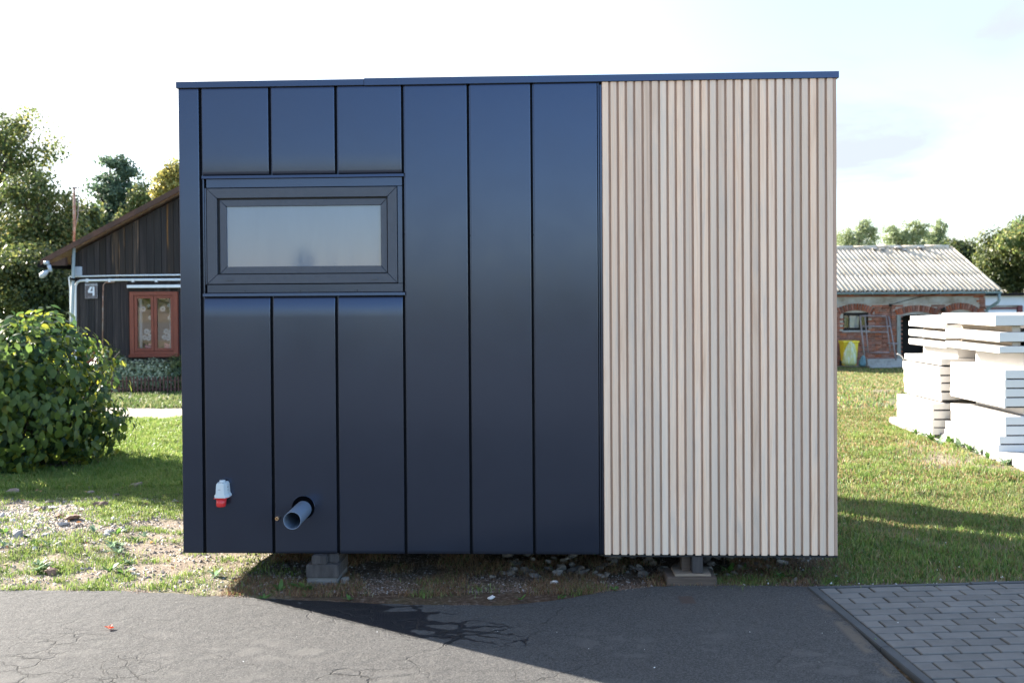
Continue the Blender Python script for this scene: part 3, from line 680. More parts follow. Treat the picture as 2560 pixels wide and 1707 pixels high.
# ------------------------------------------------------------------ stones
def rock_mesh(name, m, seed, sub=1, flat=.6):
    bm = bmesh.new(); bmesh.ops.create_icosphere(bm, subdivisions=sub + 1, radius=1)
    off = Vector((seed * 3.1, seed * 1.7, seed))
    for v_ in bm.verts:
        n_ = mnoise.noise(v_.co * 1.1 + off) * .55 + mnoise.noise(v_.co * 2.7 + off) * .18
        v_.co = v_.co * (1 + n_); v_.co.z *= flat
    me_ = bpy.data.meshes.new(name); bm.to_mesh(me_); bm.free(); me_.materials.append(m); me_.polygons.foreach_set('use_smooth', [sub > 1] * len(me_.polygons)); return me_
rocks = [rock_mesh('stone', STONE, i, 1, .62) for i in range(7)]; rocks_p = [rock_mesh('pebble', STONE_PALE, i + 20, 1, .55) for i in range(6)]; rocks_b = [rock_mesh('brown_stone', STONE_BROWN, i + 40, 1, .5) for i in range(3)]
def rock(meshes, x, y, s, label, group, cat='stone', zoff=0, name='stone'):
    o = link(name, random.choice(meshes), None, (x, y, gz(x, y) + s * .28 + zoff), (random.uniform(-.5, .5), random.uniform(-.5, .5), random.uniform(0, 6.3)), (s * random.uniform(.8, 1.35), s * random.uniform(.7, 1.1), s * random.uniform(.7, 1.1)))
    return tag(o, label, cat, group)
for i in range(175):       # heap below the module
    u_ = random.uniform(.02, 1) ; px_ = 1240 + 680 * u_ + random.uniform(-60, 60)
    y_ = random.uniform(6.22, 7.0); p_ = gnd(px_, 1420); x_ = p_.x / p_.y * y_
    s_ = random.uniform(.016, .036)
    rock(rocks, x_, y_, s_, 'angular grey rubble stone in the loose heap underneath the module', 'rubble stones heaped under the module', zoff=max(0, (y_ - 6.5)) * .10)
for (px_, py_, s_, ms, lb) in [(862, 1456, .034, rocks, 'pale grey broken stone beside the left timber support'), (1228, 1496, .022, rocks_p, 'white stone lying at the asphalt edge below the middle panels'),
        (1386, 1460, .026, rocks_p, 'lone pale stone in front of the rubble heap'), (1895, 1417, .034, rocks, 'rounded grey stone right of the sleeper support'), (1960, 1412, .04, rocks, 'large brownish stone at the right end of the rubble heap'),
        (2090, 1443, .017, rocks_p, 'round white pebble on the grass by the module corner'), (1985, 1452, .026, rocks, 'small grey stone in the grass near the kerb corner')]:
    p_ = gnd(px_, py_); rock(ms, p_.x, p_.y, s_, lb, None)
for (px_, py_, s_, ms, lb) in [(180, 1304, .062, rocks_b, 'rounded reddish brown stone at the right end of the gravel patch'), (250, 1268, .055, rocks_b, 'dark brown flat stone on the bare soil'), (155, 1300, .04, rocks_b, 'small brown stone touching the reddish brown one'),
        (228, 1231, .038, rocks, 'upright grey stone in front of the shadowed lawn'), (290, 1238, .028, rocks, 'small dark grey stone right of the upright grey one'), (228, 1214, .03, rocks, 'small grey stone at the shadow line'),
        (95, 1280, .045, rocks_b, 'flat brown stone on the gravel patch'), (130, 1416, .052, rocks_b, 'long flat brown stone near the asphalt'), (42, 1345, .05, rocks_p, 'pale oblong stone at the left picture edge'), (340, 1215, .06, rocks, 'flat grey stone half sunk in soil near the module'),
        (125, 1260, .035, rocks, 'grey stone at the top of the gravel patch'), (30, 1230, .06, rocks, 'dark lump of stone at the edge of the lawn'), (265, 1340, .03, rocks_p, 'white pebble in the weeds right of the gravel')]:
    p_ = gnd(px_, py_, .05); rock(ms, p_.x, p_.y, s_, lb, None, zoff=-s_ * .05)
for i in range(85):
    a_ = random.uniform(0, 6.28); r_ = math.sqrt(random.random())
    x_ = -4.0 + 1.2 * r_ * math.cos(a_); y_ = 7.45 + .75 * r_ * math.sin(a_)
    if x_ < -.56 * y_ - .3: x_ += .8
    rock(rocks_p if random.random() < .85 else rocks, x_, y_, random.uniform(.013, .033), 'pale rounded stone in the gravel patch left of the module', 'stones of the pale gravel patch', zoff=-.004)
def chips(name, n, fx, smin, smax, m, label=None, cat=None):
    """many tiny angular chips in one mesh"""
    P_ = fx(n); n = len(P_)
    tet = np.array([(1, 0, -.3), (-.6, .8, -.3), (-.5, -.85, -.3), (.1, .05, .7)]); F_ = np.array([(0, 1, 3), (1, 2, 3), (2, 0, 3)])
    s_ = rng.uniform(smin, smax, n); a_ = rng.uniform(0, 6.28, n); ca_, sa_ = np.cos(a_), np.sin(a_)
    T = tet[None] * (s_[:, None, None] * rng.uniform(.55, 1.3, (n, 1, 3))) + rng.normal(0, .22, (n, 4, 3)) * s_[:, None, None]
    X = T[..., 0] * ca_[:, None] - T[..., 1] * sa_[:, None]; Y = T[..., 0] * sa_[:, None] + T[..., 1] * ca_[:, None]
    V = np.stack([X + P_[:, 0:1], Y + P_[:, 1:2], T[..., 2] * .8 + P_[:, 2:3]], -1).reshape(-1, 3)
    F = (F_[None] + 4 * np.arange(n)[:, None, None]).reshape(-1, 3)
    return tag(link(name, npmesh(name, V, F, m, 3)), label, cat, None, 'stuff')
def gp(x, y): return np.stack([x, y, ground_z(x, y) + (fbm(x, y, 3.5, 5) - .5) * .05 * sm(6.05, 6.6, y) * (1 - sm(20, 40, y)) + .002], -1)
def islandmat(name, cols):
    m, t, b = newmat(name); g_ = t.nodes.new('ShaderNodeNewGeometry')
    t.links.new(ramp(t, g_.outputs['Random Per Island'], [(i / (len(cols) - 1), c_) for i, c_ in enumerate(cols)]), b.inputs['Base Color']); b.inputs['Roughness'].default_value = .9; return m
CHIPM = islandmat('gravel_chips', [(.09, .08, .075), (.20, .17, .15), (.33, .29, .26), (.48, .46, .44)])
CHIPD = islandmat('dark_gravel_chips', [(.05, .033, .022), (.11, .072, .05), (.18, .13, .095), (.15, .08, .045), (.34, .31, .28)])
def fx(n):
    x = rng.uniform(-5.0, -1.2, n); y = rng.uniform(6.0, 8.6, n); y = np.where(x > -1.9, np.minimum(y, 7.2), y); k_ = rng.random(n) < (.25 + .75 * (1 - sm(.5, 1.2, np.hypot((x + 4.0) / 1.3, (y - 7.5) / .85)))); return gp(x[k_], y[k_])
chips('gravel', 30000, fx, .004, .018, CHIPM, 'pale gravel and soil crumbs scattered left of the module', 'gravel')
def fx(n):
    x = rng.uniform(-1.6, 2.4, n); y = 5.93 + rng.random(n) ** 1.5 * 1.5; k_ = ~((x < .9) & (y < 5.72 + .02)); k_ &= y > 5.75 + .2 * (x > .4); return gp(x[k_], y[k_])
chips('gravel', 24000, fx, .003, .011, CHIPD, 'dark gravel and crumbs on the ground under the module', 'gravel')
def fx(n):
    x = rng.uniform(1.2, 4.6, n); y = 6.0 + rng.random(n) ** 2.4 * 2.2; return gp(x, y) + np.array([0, 0, .012])
chips('white_flakes', 170, fx, .005, .013, FLAKE, 'white chips strewn along the grass edge by the paving', 'white chips')
def fx(n):
    x = rng.uniform(-1.6, 3.2, n); y = rng.uniform(4.2, 5.9, n); P_ = np.stack([x, y, np.full(n, .022)], -1); return P_
chips('white_flakes', 36, fx, .0015, .0045, FLAKE, 'tiny white chips dotted over asphalt and paving', 'white chips')

def fx(n):
    k_ = rng.integers(0, len(top), n); e_ = np.array(top)[k_]; e_ = e_[rng.random(n) < sm(.5, .68, fbm(e_[:, 0], e_[:, 1], 5, 91))]; n = len(e_); return np.stack([e_[:, 0] + rng.normal(0, .02, n), e_[:, 1] - np.abs(rng.normal(0, .05, n)) + .03, np.full(n, .012)], -1)
chips('edge_grit', 9000, fx, .002, .007, CHIPD, 'loose grit and crumbs along the broken asphalt edge', 'grit')
# red leaf on the asphalt
p_ = gnd(273, 1580); lf = MB()
for q_ in range(5):
    a_ = q_ * 1.25; c_, s_ = math.cos(a_), math.sin(a_)
    lf.add([(0, 0, .004), (.012 * c_ - .008 * s_, .012 * s_ + .008 * c_, .014), (.028 * c_, .028 * s_, .008 + .012 * (q_ % 2)), (.012 * c_ + .008 * s_, .012 * s_ - .008 * c_, .016)], [(0, 1, 2), (0, 2, 3)])
lf.tube([(0, 0, .004), (.02, -.012, .006), (.032, -.016, .004)], .0012, 5)
tag(lf.build('fallen_leaf', REDLEAF, loc=(p_.x, p_.y, .018)), 'curled red fallen leaf lying on the sunlit asphalt', 'leaf')

# ------------------------------------------------------------------ grass
def blades(P_, h, wd, mats, name, label, lean=.5):
    n = len(P_); a_ = rng.uniform(0, 2 * np.pi, n); la = rng.uniform(0, 2 * np.pi, n); ln = rng.random(n) * lean + .1
    hx = h * rng.uniform(.5, 1.25, n); wx = wd * rng.uniform(.7, 1.3, n)
    dx_ = np.cos(a_) * wx / 2; dy_ = np.sin(a_) * wx / 2; lx = np.cos(la) * ln * hx; ly = np.sin(la) * ln * hx
    V = np.empty((n, 5, 3)); z0 = P_[:, 2]
    V[:, 0] = np.stack([P_[:, 0] - dx_, P_[:, 1] - dy_, z0 - .004], -1); V[:, 1] = np.stack([P_[:, 0] + dx_, P_[:, 1] + dy_, z0 - .004], -1)
    V[:, 2] = np.stack([P_[:, 0] + dx_ * .8 + lx * .35, P_[:, 1] + dy_ * .8 + ly * .35, z0 + hx * .6], -1); V[:, 3] = np.stack([P_[:, 0] - dx_ * .8 + lx * .35, P_[:, 1] - dy_ * .8 + ly * .35, z0 + hx * .6], -1)
    V[:, 4] = np.stack([P_[:, 0] + lx, P_[:, 1] + ly, z0 + hx * (1 - .25 * ln)], -1)
    b_ = 5 * np.arange(n)[:, None]; F = np.concatenate([b_ + [0, 1, 2], b_ + [0, 2, 3], b_ + [3, 2, 4]], 0)
    mi = np.tile(rng.choice(len(mats), n, p=None), 3) if len(mats) > 1 else None
    return tag(link(name, npmesh(name, V.reshape(-1, 3), F, mats, 3, mi)), label, 'grass', None, 'stuff')
GR = leafmat('grass_blades', [(.036, .08, .016), (.057, .115, .022), (.085, .145, .032), (.14, .17, .055), (.26, .24, .12)], .36, .55, .92, 1.45)
GRL = leafmat('grass_blades_fresh', [(.065, .13, .02), (.095, .175, .03), (.14, .205, .045), (.22, .24, .08)], .40, .5, .98, 1.6)
GRD = leafmat('dry_grass', [(.16, .10, .045), (.26, .18, .085), (.34, .26, .14)], .3, .6)
BRN = leafmat('brown_dead_grass', [(.10, .05, .024), (.18, .10, .05), (.27, .18, .10)], .25, .7)
def scatter(n, x0, x1, y0, y1, wedge=True, thr=0):
    x = rng.uniform(x0, x1, n); y = rng.uniform(y0, y1, n); r_ = np.abs(x) / y
    keep = rng.random(n) < grass_amount(x, y)
    if wedge: keep &= (rng.random(n) < np.where((r_ > .31) & (r_ < .56), 1, .22))
    mod = (x > -2.1) & (x < 2.05) & (y > 5.9) & (y < 8.3)
    keep &= ~(mod & (rng.random(n) > .25)); keep &= y > 6.0 - .0 * x
    keep &= ~((x > 5.05) & (y > 9.7) & (y < 13.4))
    # clumping
    keep &= rng.random(n) < (.35 + .65 * sm(.35, .6, fbm(x, y, 7, 51)))
    return gp(x[keep], y[keep])
n1 = scatter(210000, -5.2, -1.3, 6.0, 9.0); blades(n1, .030, .0042, [GRL, GR, GRL], 'grass', 'patchy fresh grass on the bare soil left of the module', .9)
n1 = scatter(260000, -8.5, -2.4, 9.0, 14.6); blades(n1, .055, .008, [GRL], 'grass', 'lush lawn between bush and sandy path', .7)
n1 = scatter(60000, -14, -3.5, 15.7, 18.3); blades(n1, .07, .014, [GR], 'grass', 'narrow grass verge beyond the sandy path', .7)
n1 = scatter(150000, 1.6, 5.6, 6.05, 9.0); blades(n1, .042, .0055, [GR, GR, GRL, GRD], 'grass', 'worn lawn in front of the white panel piles', .8)
n1 = scatter(230000, 2.2, 8.4, 9.0, 15.0); blades(n1, .04, .009, [GR, GRL, GRD], 'grass', 'sunny dry lawn beside the white panel piles', .8)
n1 = scatter(150000, 4.0, 22, 15.0, 37.0); blades(n1, .05, .02, [GR, GRL, GRD], 'grass', 'far lawn running down to the brick outbuilding', .8)
x_ = rng.uniform(-1.75, 2.1, 60000); y_ = rng.uniform(5.86, 7.4, 60000); k_ = (rng.random(60000) < sm(.42, .6, fbm(x_, y_, 3.0, 77))) & ((y_ > 6.0) | (x_ < .55)); n1 = gp(x_[k_], y_[k_]); blades(n1, .035, .0028, [BRN, BRN, BRN, BRN, BRN, BRN, GR], 'grass', 'sparse dry grass under the module', 1.6)
# tufts along the asphalt edge and by the gravel
tp = []
for i in range(150):
    if i < 46: x0_, y0_ = rng.uniform(-3.4, -1.3), rng.uniform(6.02, 7.4)
    elif i < 100: x0_, y0_ = rng.uniform(-4.6, -1.8), rng.uniform(6.0, 8.6)
    elif i < 107: x0_, y0_ = rng.uniform(-1.9, .6), 5.83 + abs(rng.normal(0, .15))
    else: x0_, y0_ = rng.uniform(1.2, 2.6), 6.03 + abs(rng.normal(0, .2))
    m_ = rng.integers(30, 90); s_ = rng.uniform(.025, .09); tp.append(np.stack([rng.normal(x0_, s_, m_), rng.normal(y0_, s_ * .8, m_)], -1))
tp = np.concatenate(tp); tp = tp[tp[:, 1] > 5.74]; blades(gp(tp[:, 0], tp[:, 1]), .036, .004, [GRL, GRL, GR], 'grass', 'tufts of grass along the asphalt edge', 1.3)

# broad leaved weeds
WEED = leafmat('weed_leaf', [(.035, .085, .02), (.06, .13, .03), (.10, .18, .05)], .4, .45)
WEED_PALE = leafmat('pale_weed_leaf', [(.12, .19, .12), (.20, .28, .18)], .35, .5)
def leaf_shape(l, wd, droop=.25, n=4):
    vs_ = []; 
    for k_ in range(n + 1):
        u_ = k_ / n; hw = wd * math.sin(math.pi * min(1, u_ * .92 + .04)) ** .8 * (1 - .25 * u_); vs_ += [(-hw, l * u_, -droop * l * u_ * u_ + .12 * hw), (0, l * u_, -droop * l * u_ * u_), (hw, l * u_, -droop * l * u_ * u_ + .12 * hw)]
    fs_ = []
    for k_ in range(n): a_ = k_ * 3; fs_ += [(a_, a_ + 1, a_ + 4, a_ + 3), (a_ + 1, a_ + 2, a_ + 5, a_ + 4)]
    return vs_, fs_
def weed(x, y, size, n, m, label, up=.7, group=None):
    mb = MB(); vs0, fs0 = leaf_shape(1, .19)
    for k_ in range(n):
        s_ = size * random.uniform(.6, 1.1); M_ = Matrix.Translation((random.uniform(-.01, .01), random.uniform(-.01, .01), .004)) @ Matrix.Rotation(random.uniform(0, 6.28), 4, 'Z') @ Matrix.Rotation(random.uniform(.25, up * 1.5), 4, 'X') @ Matrix.Scale(s_, 4)
        mb.add([M_ @ Vector(v_) for v_ in vs0], fs0, True)
    return tag(mb.build('weed', m, loc=(x, y, gz(x, y))), label, 'weed', group)
for (px_, py_, sz, n_, m_, lb) in [(757, 1473, .10, 9, WEED, 'broad leaved weed in front of the left timber support'), (700, 1478, .09, 8, WEED, 'dark green weed at the shadow edge by the asphalt'), (851, 1482, .055, 2, WEED, 'single upright dock leaf below the left support'),
        (660, 1500, .06, 6, WEED, 'small weed at the asphalt edge left of the shadow'), (540, 1440, .07, 9, WEED_PALE, 'pale green rosette on sunlit soil'), (1540, 1478, .05, 7, WEED, 'small weed at the asphalt edge under the seam'),
        (1300, 1500, .045, 6, WEED, 'low weed on gravel beside the white stone'), (1400, 1497, .05, 6, WEED, 'weed where the asphalt edge bulges'), (1822, 1432, .09, 12, WEED, 'leafy weed right beside the sleeper support'), (1955, 1448, .08, 12, WEED, 'bright weed between the stones near the kerb corner'),
        (870, 1500, .045, 7, WEED, 'tiny weed right of the single dock leaf'), (2085, 1452, .06, 7, WEED, 'weed behind the white pebble'), (1860, 1425, .07, 9, WEED, 'upright weed growing out of the rubble heap')]:
    p_ = gnd(px_, py_); weed(p_.x, p_.y, sz, n_, m_, lb)
for i in range(26):
    x_, y_ = random.uniform(-4.1, -2.4), random.uniform(6.35, 7.3)
    weed(x_, y_, random.uniform(.05, .09), 9, random.choice([WEED_PALE, WEED, WEED_PALE]), 'low pale leaved weed rosette on the gravelly verge', group='weeds on the gravelly verge')
p_ = gnd(2190, 1610); weed(p_.x + .02, p_.y, .035, 9, WEED, 'small weed sprouting from a paving joint')

# ------------------------------------------------------------------ leafy bush
BUSHL = leafmat('bush_leaf', [(.020, .045, .020), (.032, .068, .026), (.055, .10, .03), (.10, .15, .03), (.26, .27, .04)], .45, .38)
def leaf_cloud(P_, Nn, size, shape, m, name, parent=None, kind=None, asp=1.0):
    """leaves of a given shape at points P_ with normals Nn, random spin"""
    vs0, fs0 = shape; vs0 = np.array(vs0); fs0 = np.array(fs0); n = len(P_); k_ = len(vs0)
    Nn = Nn / np.linalg.norm(Nn, axis=1, keepdims=True); up = rng.normal(0, .6, (n, 3)); up[:, 2] -= 1.0
    Tn = up - (up * Nn).sum(1, keepdims=True) * Nn; Tn /= np.linalg.norm(Tn, axis=1, keepdims=True); Bn = np.cross(Tn, Nn)
    s_ = (size * rng.uniform(.65, 1.25, n))[:, None, None]
    V = (vs0[None, :, 0:1] * Bn[:, None] + vs0[None, :, 1:2] * Tn[:, None] + vs0[None, :, 2:3] * Nn[:, None]) * s_ + P_[:, None]
    F = (fs0[None] + k_ * np.arange(n)[:, None, None]).reshape(-1, fs0.shape[1])
    return V, F, k_
def ell_points(n, c, r, shell=.75, flat=0):
    d_ = rng.normal(0, 1, (n, 3)); d_ /= np.linalg.norm(d_, axis=1, keepdims=True); rad = shell + (1 - shell) * rng.random(n) ** .6
    return c + d_ * rad[:, None] * r, d_
bc = gnd(40, 1130); bc = Vector((-5.08, 10.55, 0))
bush = empty('leafy_bush', (bc.x, bc.y, 0), 0, 'large rounded broad leaved bush on the lawn, yellow green along its sunlit top', 'bush')
lobes = [((-.1, 0, .80), (.95, .95, .78)), ((.05, -.1, .55), (.88, .85, .60)), ((-.6, .1, .9), (.95, .9, .66)), ((.0, .1, 1.14), (.58, .6, .46)), ((-.35, -.3, .60), (1.0, .75, .60)), ((-1.2, 0, .75), (.9, .9, .72)), ((-.1, .25, .42), (.92, .7, .40))]
PP = []; NN = []
for i_, (c_, r_) in enumerate(lobes):
    for q_ in range(88):      # leaf sprays on each lobe
        cc, dd = ell_points(1, np.array(c_), np.array(r_) * random.uniform(.78, 1.03), .96)
        p__, d__ = ell_points(16, cc[0], np.array([.21, .21, .14]), .15); PP.append(p__); NN.append(dd + d__ * .55 + np.array([0, 0, .35]))
PP = np.concatenate(PP); NN = np.concatenate(NN); k_ = PP[:, 2] > .06; PP = PP[k_]; NN = NN[k_]
lsh = leaf_shape(1, .38, .3, 3)
V, F, kv = leaf_cloud(PP, NN + rng.normal(0, .45, NN.shape), .092, lsh, BUSHL, 'x'); nl = len(PP)
camloc = np.array([-bc.x, -bc.y, CAM_H]); dcam = np.linalg.norm(PP - camloc, axis=1); facing = PP[:, 1]; big = np.argsort(dcam)[:290]
isb = np.zeros(nl, bool); isb[big] = True; Vr = V.reshape(nl, kv, 3); Fl = np.array(lsh[1])
for j in big:
    c_ = Vr[j].mean(0); me_ = npmesh('leaf', Vr[j] - c_, Fl, BUSHL, 4, smooth=True); link('leaf', me_, bush, tuple(c_))
rest = Vr[~isb].reshape(-1, 3); nr = nl - len(big)
tag(link('foliage', npmesh('foliage', rest, (Fl[None] + kv * np.arange(nr)[:, None, None]).reshape(-1, 4), BUSHL, 4, smooth=True), bush), kind='stuff')
mb = MB()
for i in range(26):
    a_ = random.uniform(0, 6.28); r_ = random.uniform(.4, 1.0); tip = Vector((r_ * 1.1 * math.cos(a_) - .2, r_ * .8 * math.sin(a_), random.uniform(.6, 1.4))); b0_ = Vector((random.uniform(-.4, .4), random.uniform(-.2, .2), -.02))
    mb.tube([b0_, b0_.lerp(tip, .5) + Vector((0, 0, .15)), tip], [.016, .011, .005], 5)
mb.build('stems', BARK, bush)

# ------------------------------------------------------------------ trees
def quad_leaf(): return [(-.5, 0, 0), (0, -.1, .06), (.5, 0, 0), (.12, .8, .05), (-.3, .75, 0)], [(0, 1, 2, 3), ]
def tree(name, base, blobs, leafsize, ncl, per, clsize, m, label, cat='tree', trunk_r=.12, bark=BARK, group=None, droop=0, flat=.7, limbs=16, lean=0, trunk_top=None):
    """blobs: list of (centre xyz world, radii); clusters sit in the blobs, leaves sit round each cluster"""
    b_ = Vector(base); root = empty(name, tuple(b_), 0, label, cat, group)
    vol = np.array([r_[0] * r_[2] for c_, r_ in blobs]); vol = vol / vol.sum(); P_ = []; cent = []
    for (c_, r_), f_ in zip(blobs, vol):
        n_ = max(3, int(ncl * f_)); cc, dd = ell_points(n_, np.array(c_) - np.array(b_), np.array(r_), .35)
        cent.append(cc)
    cent = np.concatenate(cent)
    sizes = clsize * rng.uniform(.55, 1.3, len(cent))
    nn = []
    for c_, s_ in zip(cent, sizes):
        m_ = int(per * rng.uniform(.6, 1.3)); p__, d__ = ell_points(m_, c_, np.array([s_, s_, s_ * flat]), .3)
        if droop: p__[:, 2] -= droop * np.abs(rng.normal(0, 1, m_)) * s_
        P_.append(p__); nn.append(d__ + np.array([0, 0, .5]))
    P_ = np.concatenate(P_); nn = np.concatenate(nn); k_ = P_[:, 2] > .1; P_ = P_[k_]; nn = nn[k_]
    sh = ([(-.42, .05, 0), (.0, -.45, .05), (.42, .1, 0), (0, .6, -.08)], [(0, 1, 2, 3)])
    V, F, kv_ = leaf_cloud(P_, nn + rng.normal(0, .5, nn.shape), leafsize, sh, m, 'x')
    tag(link('crown', npmesh('crown', V.reshape(-1, 3), F, m, 4), root), kind='stuff')
    tz = max(c_[2] + r_[2] * .6 for c_, r_ in blobs) - b_.z if trunk_top is None else trunk_top
    cx_ = np.mean(cent[:, 0]); cy_ = np.mean(cent[:, 1])
    mb = MB(); path = [Vector((0, 0, -.2)), Vector((cx_ * .2, cy_ * .2, tz * .35)), Vector((cx_ * .7, cy_ * .7, tz * .7)), Vector((cx_, cy_, tz))]
    mb.tube(path, [trunk_r * 1.15, trunk_r * .85, trunk_r * .5, trunk_r * .12], 8); mb.build('trunk', bark, root)
    mb = MB(); idx = rng.choice(len(cent), min(limbs, len(cent)), replace=False)
    for j in idx:
        e_ = Vector(cent[j]); tt = min(.9, max(.2, (e_.z / tz) * .75)); 
        s0 = path[1].lerp(path[2], (tt - .35) / .35) if tt > .35 else path[0].lerp(path[1], tt / .35)
        if tt > .7: s0 = path[2].lerp(path[3], (tt - .7) / .3)
        mb.tube([s0, s0.lerp(e_, .5) + Vector((0, 0, .08 * (e_ - s0).length)), e_], [trunk_r * .38, trunk_r * .2, trunk_r * .05], 5)
    mb.build('branch', bark, root); return root
def blob(px, py, rx, ry, Y, ryd=None):
    c_ = at(px, py, Y); s_ = Y / FOC; return (tuple(c_), (rx * s_, (ryd if ryd else rx * s_ * .8), ry * s_))
LM_GREEN = leafmat('leaf_mid_green', [(.032, .052, .018), (.052, .082, .026), (.082, .12, .036), (.13, .16, .055), (.24, .22, .07)], .45)
LM_DARK = leafmat('leaf_dark_green', [(.028, .045, .018), (.045, .07, .024), (.075, .10, .032), (.15, .16, .05)], .38)
LM_PINE = leafmat('pine_needles', [(.04, .07, .045), (.07, .115, .07), (.12, .17, .095)], .35, .6)
LM_BIRCH = leafmat('birch_leaf', [(.06, .10, .04), (.09, .14, .05), (.15, .18, .06), (.24, .23, .09)], .45)
LM_YEL = leafmat('yellow_leaf', [(.13, .16, .05), (.22, .22, .065), (.32, .28, .08)], .4)
LM_PALE = leafmat('willow_leaf', [(.13, .18, .09), (.20, .25, .13), (.28, .31, .17)], .5)
LM_SHR = leafmat('shrub_grey_leaf', [(.08, .11, .05), (.20, .24, .14), (.42, .45, .33)], .35)
Y = 27
def base_at(px, Y): q = at(px, 900, Y); return (q.x, Y, gz(q.x, Y))
tree('deciduous_tree', base_at(-40, 28), [blob(-60, 420, 150, 160, 28), blob(60, 360, 80, 85, 28), blob(20, 560, 130, 110, 28), blob(90, 410, 45, 40, 28), blob(10, 330, 60, 45, 28)], .085, 185, 85, .50, LM_GREEN, 'tall loose crowned green tree at the left picture edge, sky showing through', trunk_r=.2, limbs=40, trunk_top=7.2)
tree('deciduous_tree', base_at(120, 26), [blob(110, 560, 85, 95, 26), blob(40, 640, 110, 110, 26), blob(150, 640, 60, 110, 26), blob(80, 480, 60, 45, 26), blob(165, 540, 30, 50, 26)], .085, 235, 85, .42, LM_GREEN, 'green tree with yellowing leaves just left of the wooden house mast', trunk_r=.16, limbs=30)
tree('deciduous_tree', base_at(60, 24), [blob(30, 740, 160, 90, 24), blob(150, 760, 60, 100, 24), blob(60, 680, 120, 60, 24)], .085, 260, 85, .45, LM_DARK, 'dark low tree filling the gap behind the leafy bush', trunk_r=.12, limbs=12)
tree('pine_tree', base_at(280, 34), [blob(285, 420, 32, 34, 34), blob(272, 480, 48, 45, 34), blob(300, 500, 45, 50, 34), blob(260, 560, 62, 55, 34), blob(318, 430, 18, 25, 34), blob(230, 590, 40, 50, 34), blob(300, 590, 60, 50, 34)], .10, 230, 80, .40, LM_PINE, 'blue green pine rising behind the wooden house roof', 'tree', trunk_r=.2, flat=.5, limbs=40)
tree('birch_tree', base_at(365, 33), [blob(360, 470, 28, 40, 33), blob(345, 520, 32, 40, 33), blob(385, 500, 25, 45, 33), blob(330, 560, 40, 40, 33)], .085, 110, 85, .36, LM_BIRCH, 'pale green birch between pine and module', 'tree', trunk_r=.1, bark=BIRCHBARK, droop=.7, limbs=24)
tree('yellow_tree', base_at(430, 31), [blob(425, 455, 35, 30, 31), blob(440, 430, 25, 28, 31), blob(410, 480, 22, 20, 31)], .09, 70, 60, .36, LM_YEL, 'yellow autumn tree peeping over the roof beside the module', 'tree', trunk_r=.1, limbs=20)
tree('conifer_tree', base_at(195, 31), [blob(200, 640, 60, 60, 31), blob(215, 560, 30, 60, 31)], .13, 80, 50, .5, LM_DARK, 'thin dark tree behind the mast and roof slope', 'tree', trunk_r=.1, limbs=16)
for x_, y_ in ((-26, 50), (-17.5, 60), (-10, 57), (-3, 62), (4, 58), (10.5, 63), (-34, 44)):
    h_ = 3.6 + 1.2 * math.sin(x_); tree('deciduous_tree', (x_, y_, gz(x_, y_)), [((x_, y_, h_ * .55), (3.6, 2.4, h_ * .5)), ((x_ + 2, y_, h_ * .4), (3.0, 2.4, h_ * .4))], .22, 80, 40, .8, LM_DARK, 'broad green tree on the far boundary behind the houses', group='trees on the far boundary', trunk_r=.18, limbs=6)
# right
tree('willow_tree', base_at(2140, 52), [blob(2150, 606, 45, 30, 52), blob(2110, 605, 30, 35, 52), blob(2170, 565, 14, 32, 52), blob(2205, 628, 30, 16, 52)] + [blob(px_, py_, 9, 26, 52) for px_, py_ in ((2101, 590), (2120, 585), (2143, 578), (2156, 570), (2168, 565), (2178, 572), (2188, 590))], .085, 210, 42, .27, LM_PALE, 'pale feathery tree behind the left end of the corrugated roof', 'tree', trunk_r=.14, droop=.5, limbs=30)
tree('willow_tree', base_at(2270, 54), [blob(2265, 606, 42, 30, 54), blob(2230, 600, 25, 45, 54), blob(2300, 585, 22, 45, 54), blob(2275, 590, 30, 22, 54)] + [blob(px_, py_, 9, 26, 54) for px_, py_ in ((2220, 580), (2236, 578), (2258, 575), (2275, 572), (2296, 575), (2308, 590))], .085, 230, 42, .27, LM_PALE, 'pale green tree behind the middle of the corrugated roof', 'tree', trunk_r=.14, droop=.5, limbs=30)
tree('willow_tree', base_at(2345, 56), [blob(2340, 610, 30, 32, 56), blob(2350, 570, 18, 30, 56), blob(2320, 600, 15, 30, 56)] + [blob(px_, py_, 7, 30, 56) for px_, py_ in ((2331, 585), (2342, 575), (2350, 568), (2363, 588))], .085, 140, 34, .25, LM_PALE, 'thin feathery tree above the right end of the ridge', 'tree', trunk_r=.12, droop=.5, limbs=30)
tree('deciduous_tree', base_at(2420, 50), [blob(2415, 650, 45, 50, 50), blob(2440, 690, 50, 50, 50), blob(2390, 630, 25, 30, 50)], .12, 170, 80, .5, LM_DARK, 'dark green tree behind the right roof slope', trunk_r=.16, limbs=10)
tree('deciduous_tree', base_at(2530, 46), [blob(2520, 640, 75, 75, 46), blob(2590, 600, 60, 70, 46), blob(2480, 670, 50, 70, 46), blob(2580, 700, 90, 60, 46)], .12, 300, 80, .55, LM_DARK, 'large round dark tree at the right picture edge', trunk_r=.2, limbs=14)
tree('yellow_tree', base_at(2570, 44), [blob(2555, 600, 40, 28, 44), blob(2600, 590, 50, 50, 44), blob(2510, 610, 22, 14, 44)], .14, 90, 50, .5, LM_BIRCH, 'yellow green treetop above the large dark tree', 'tree', trunk_r=.12, limbs=16)
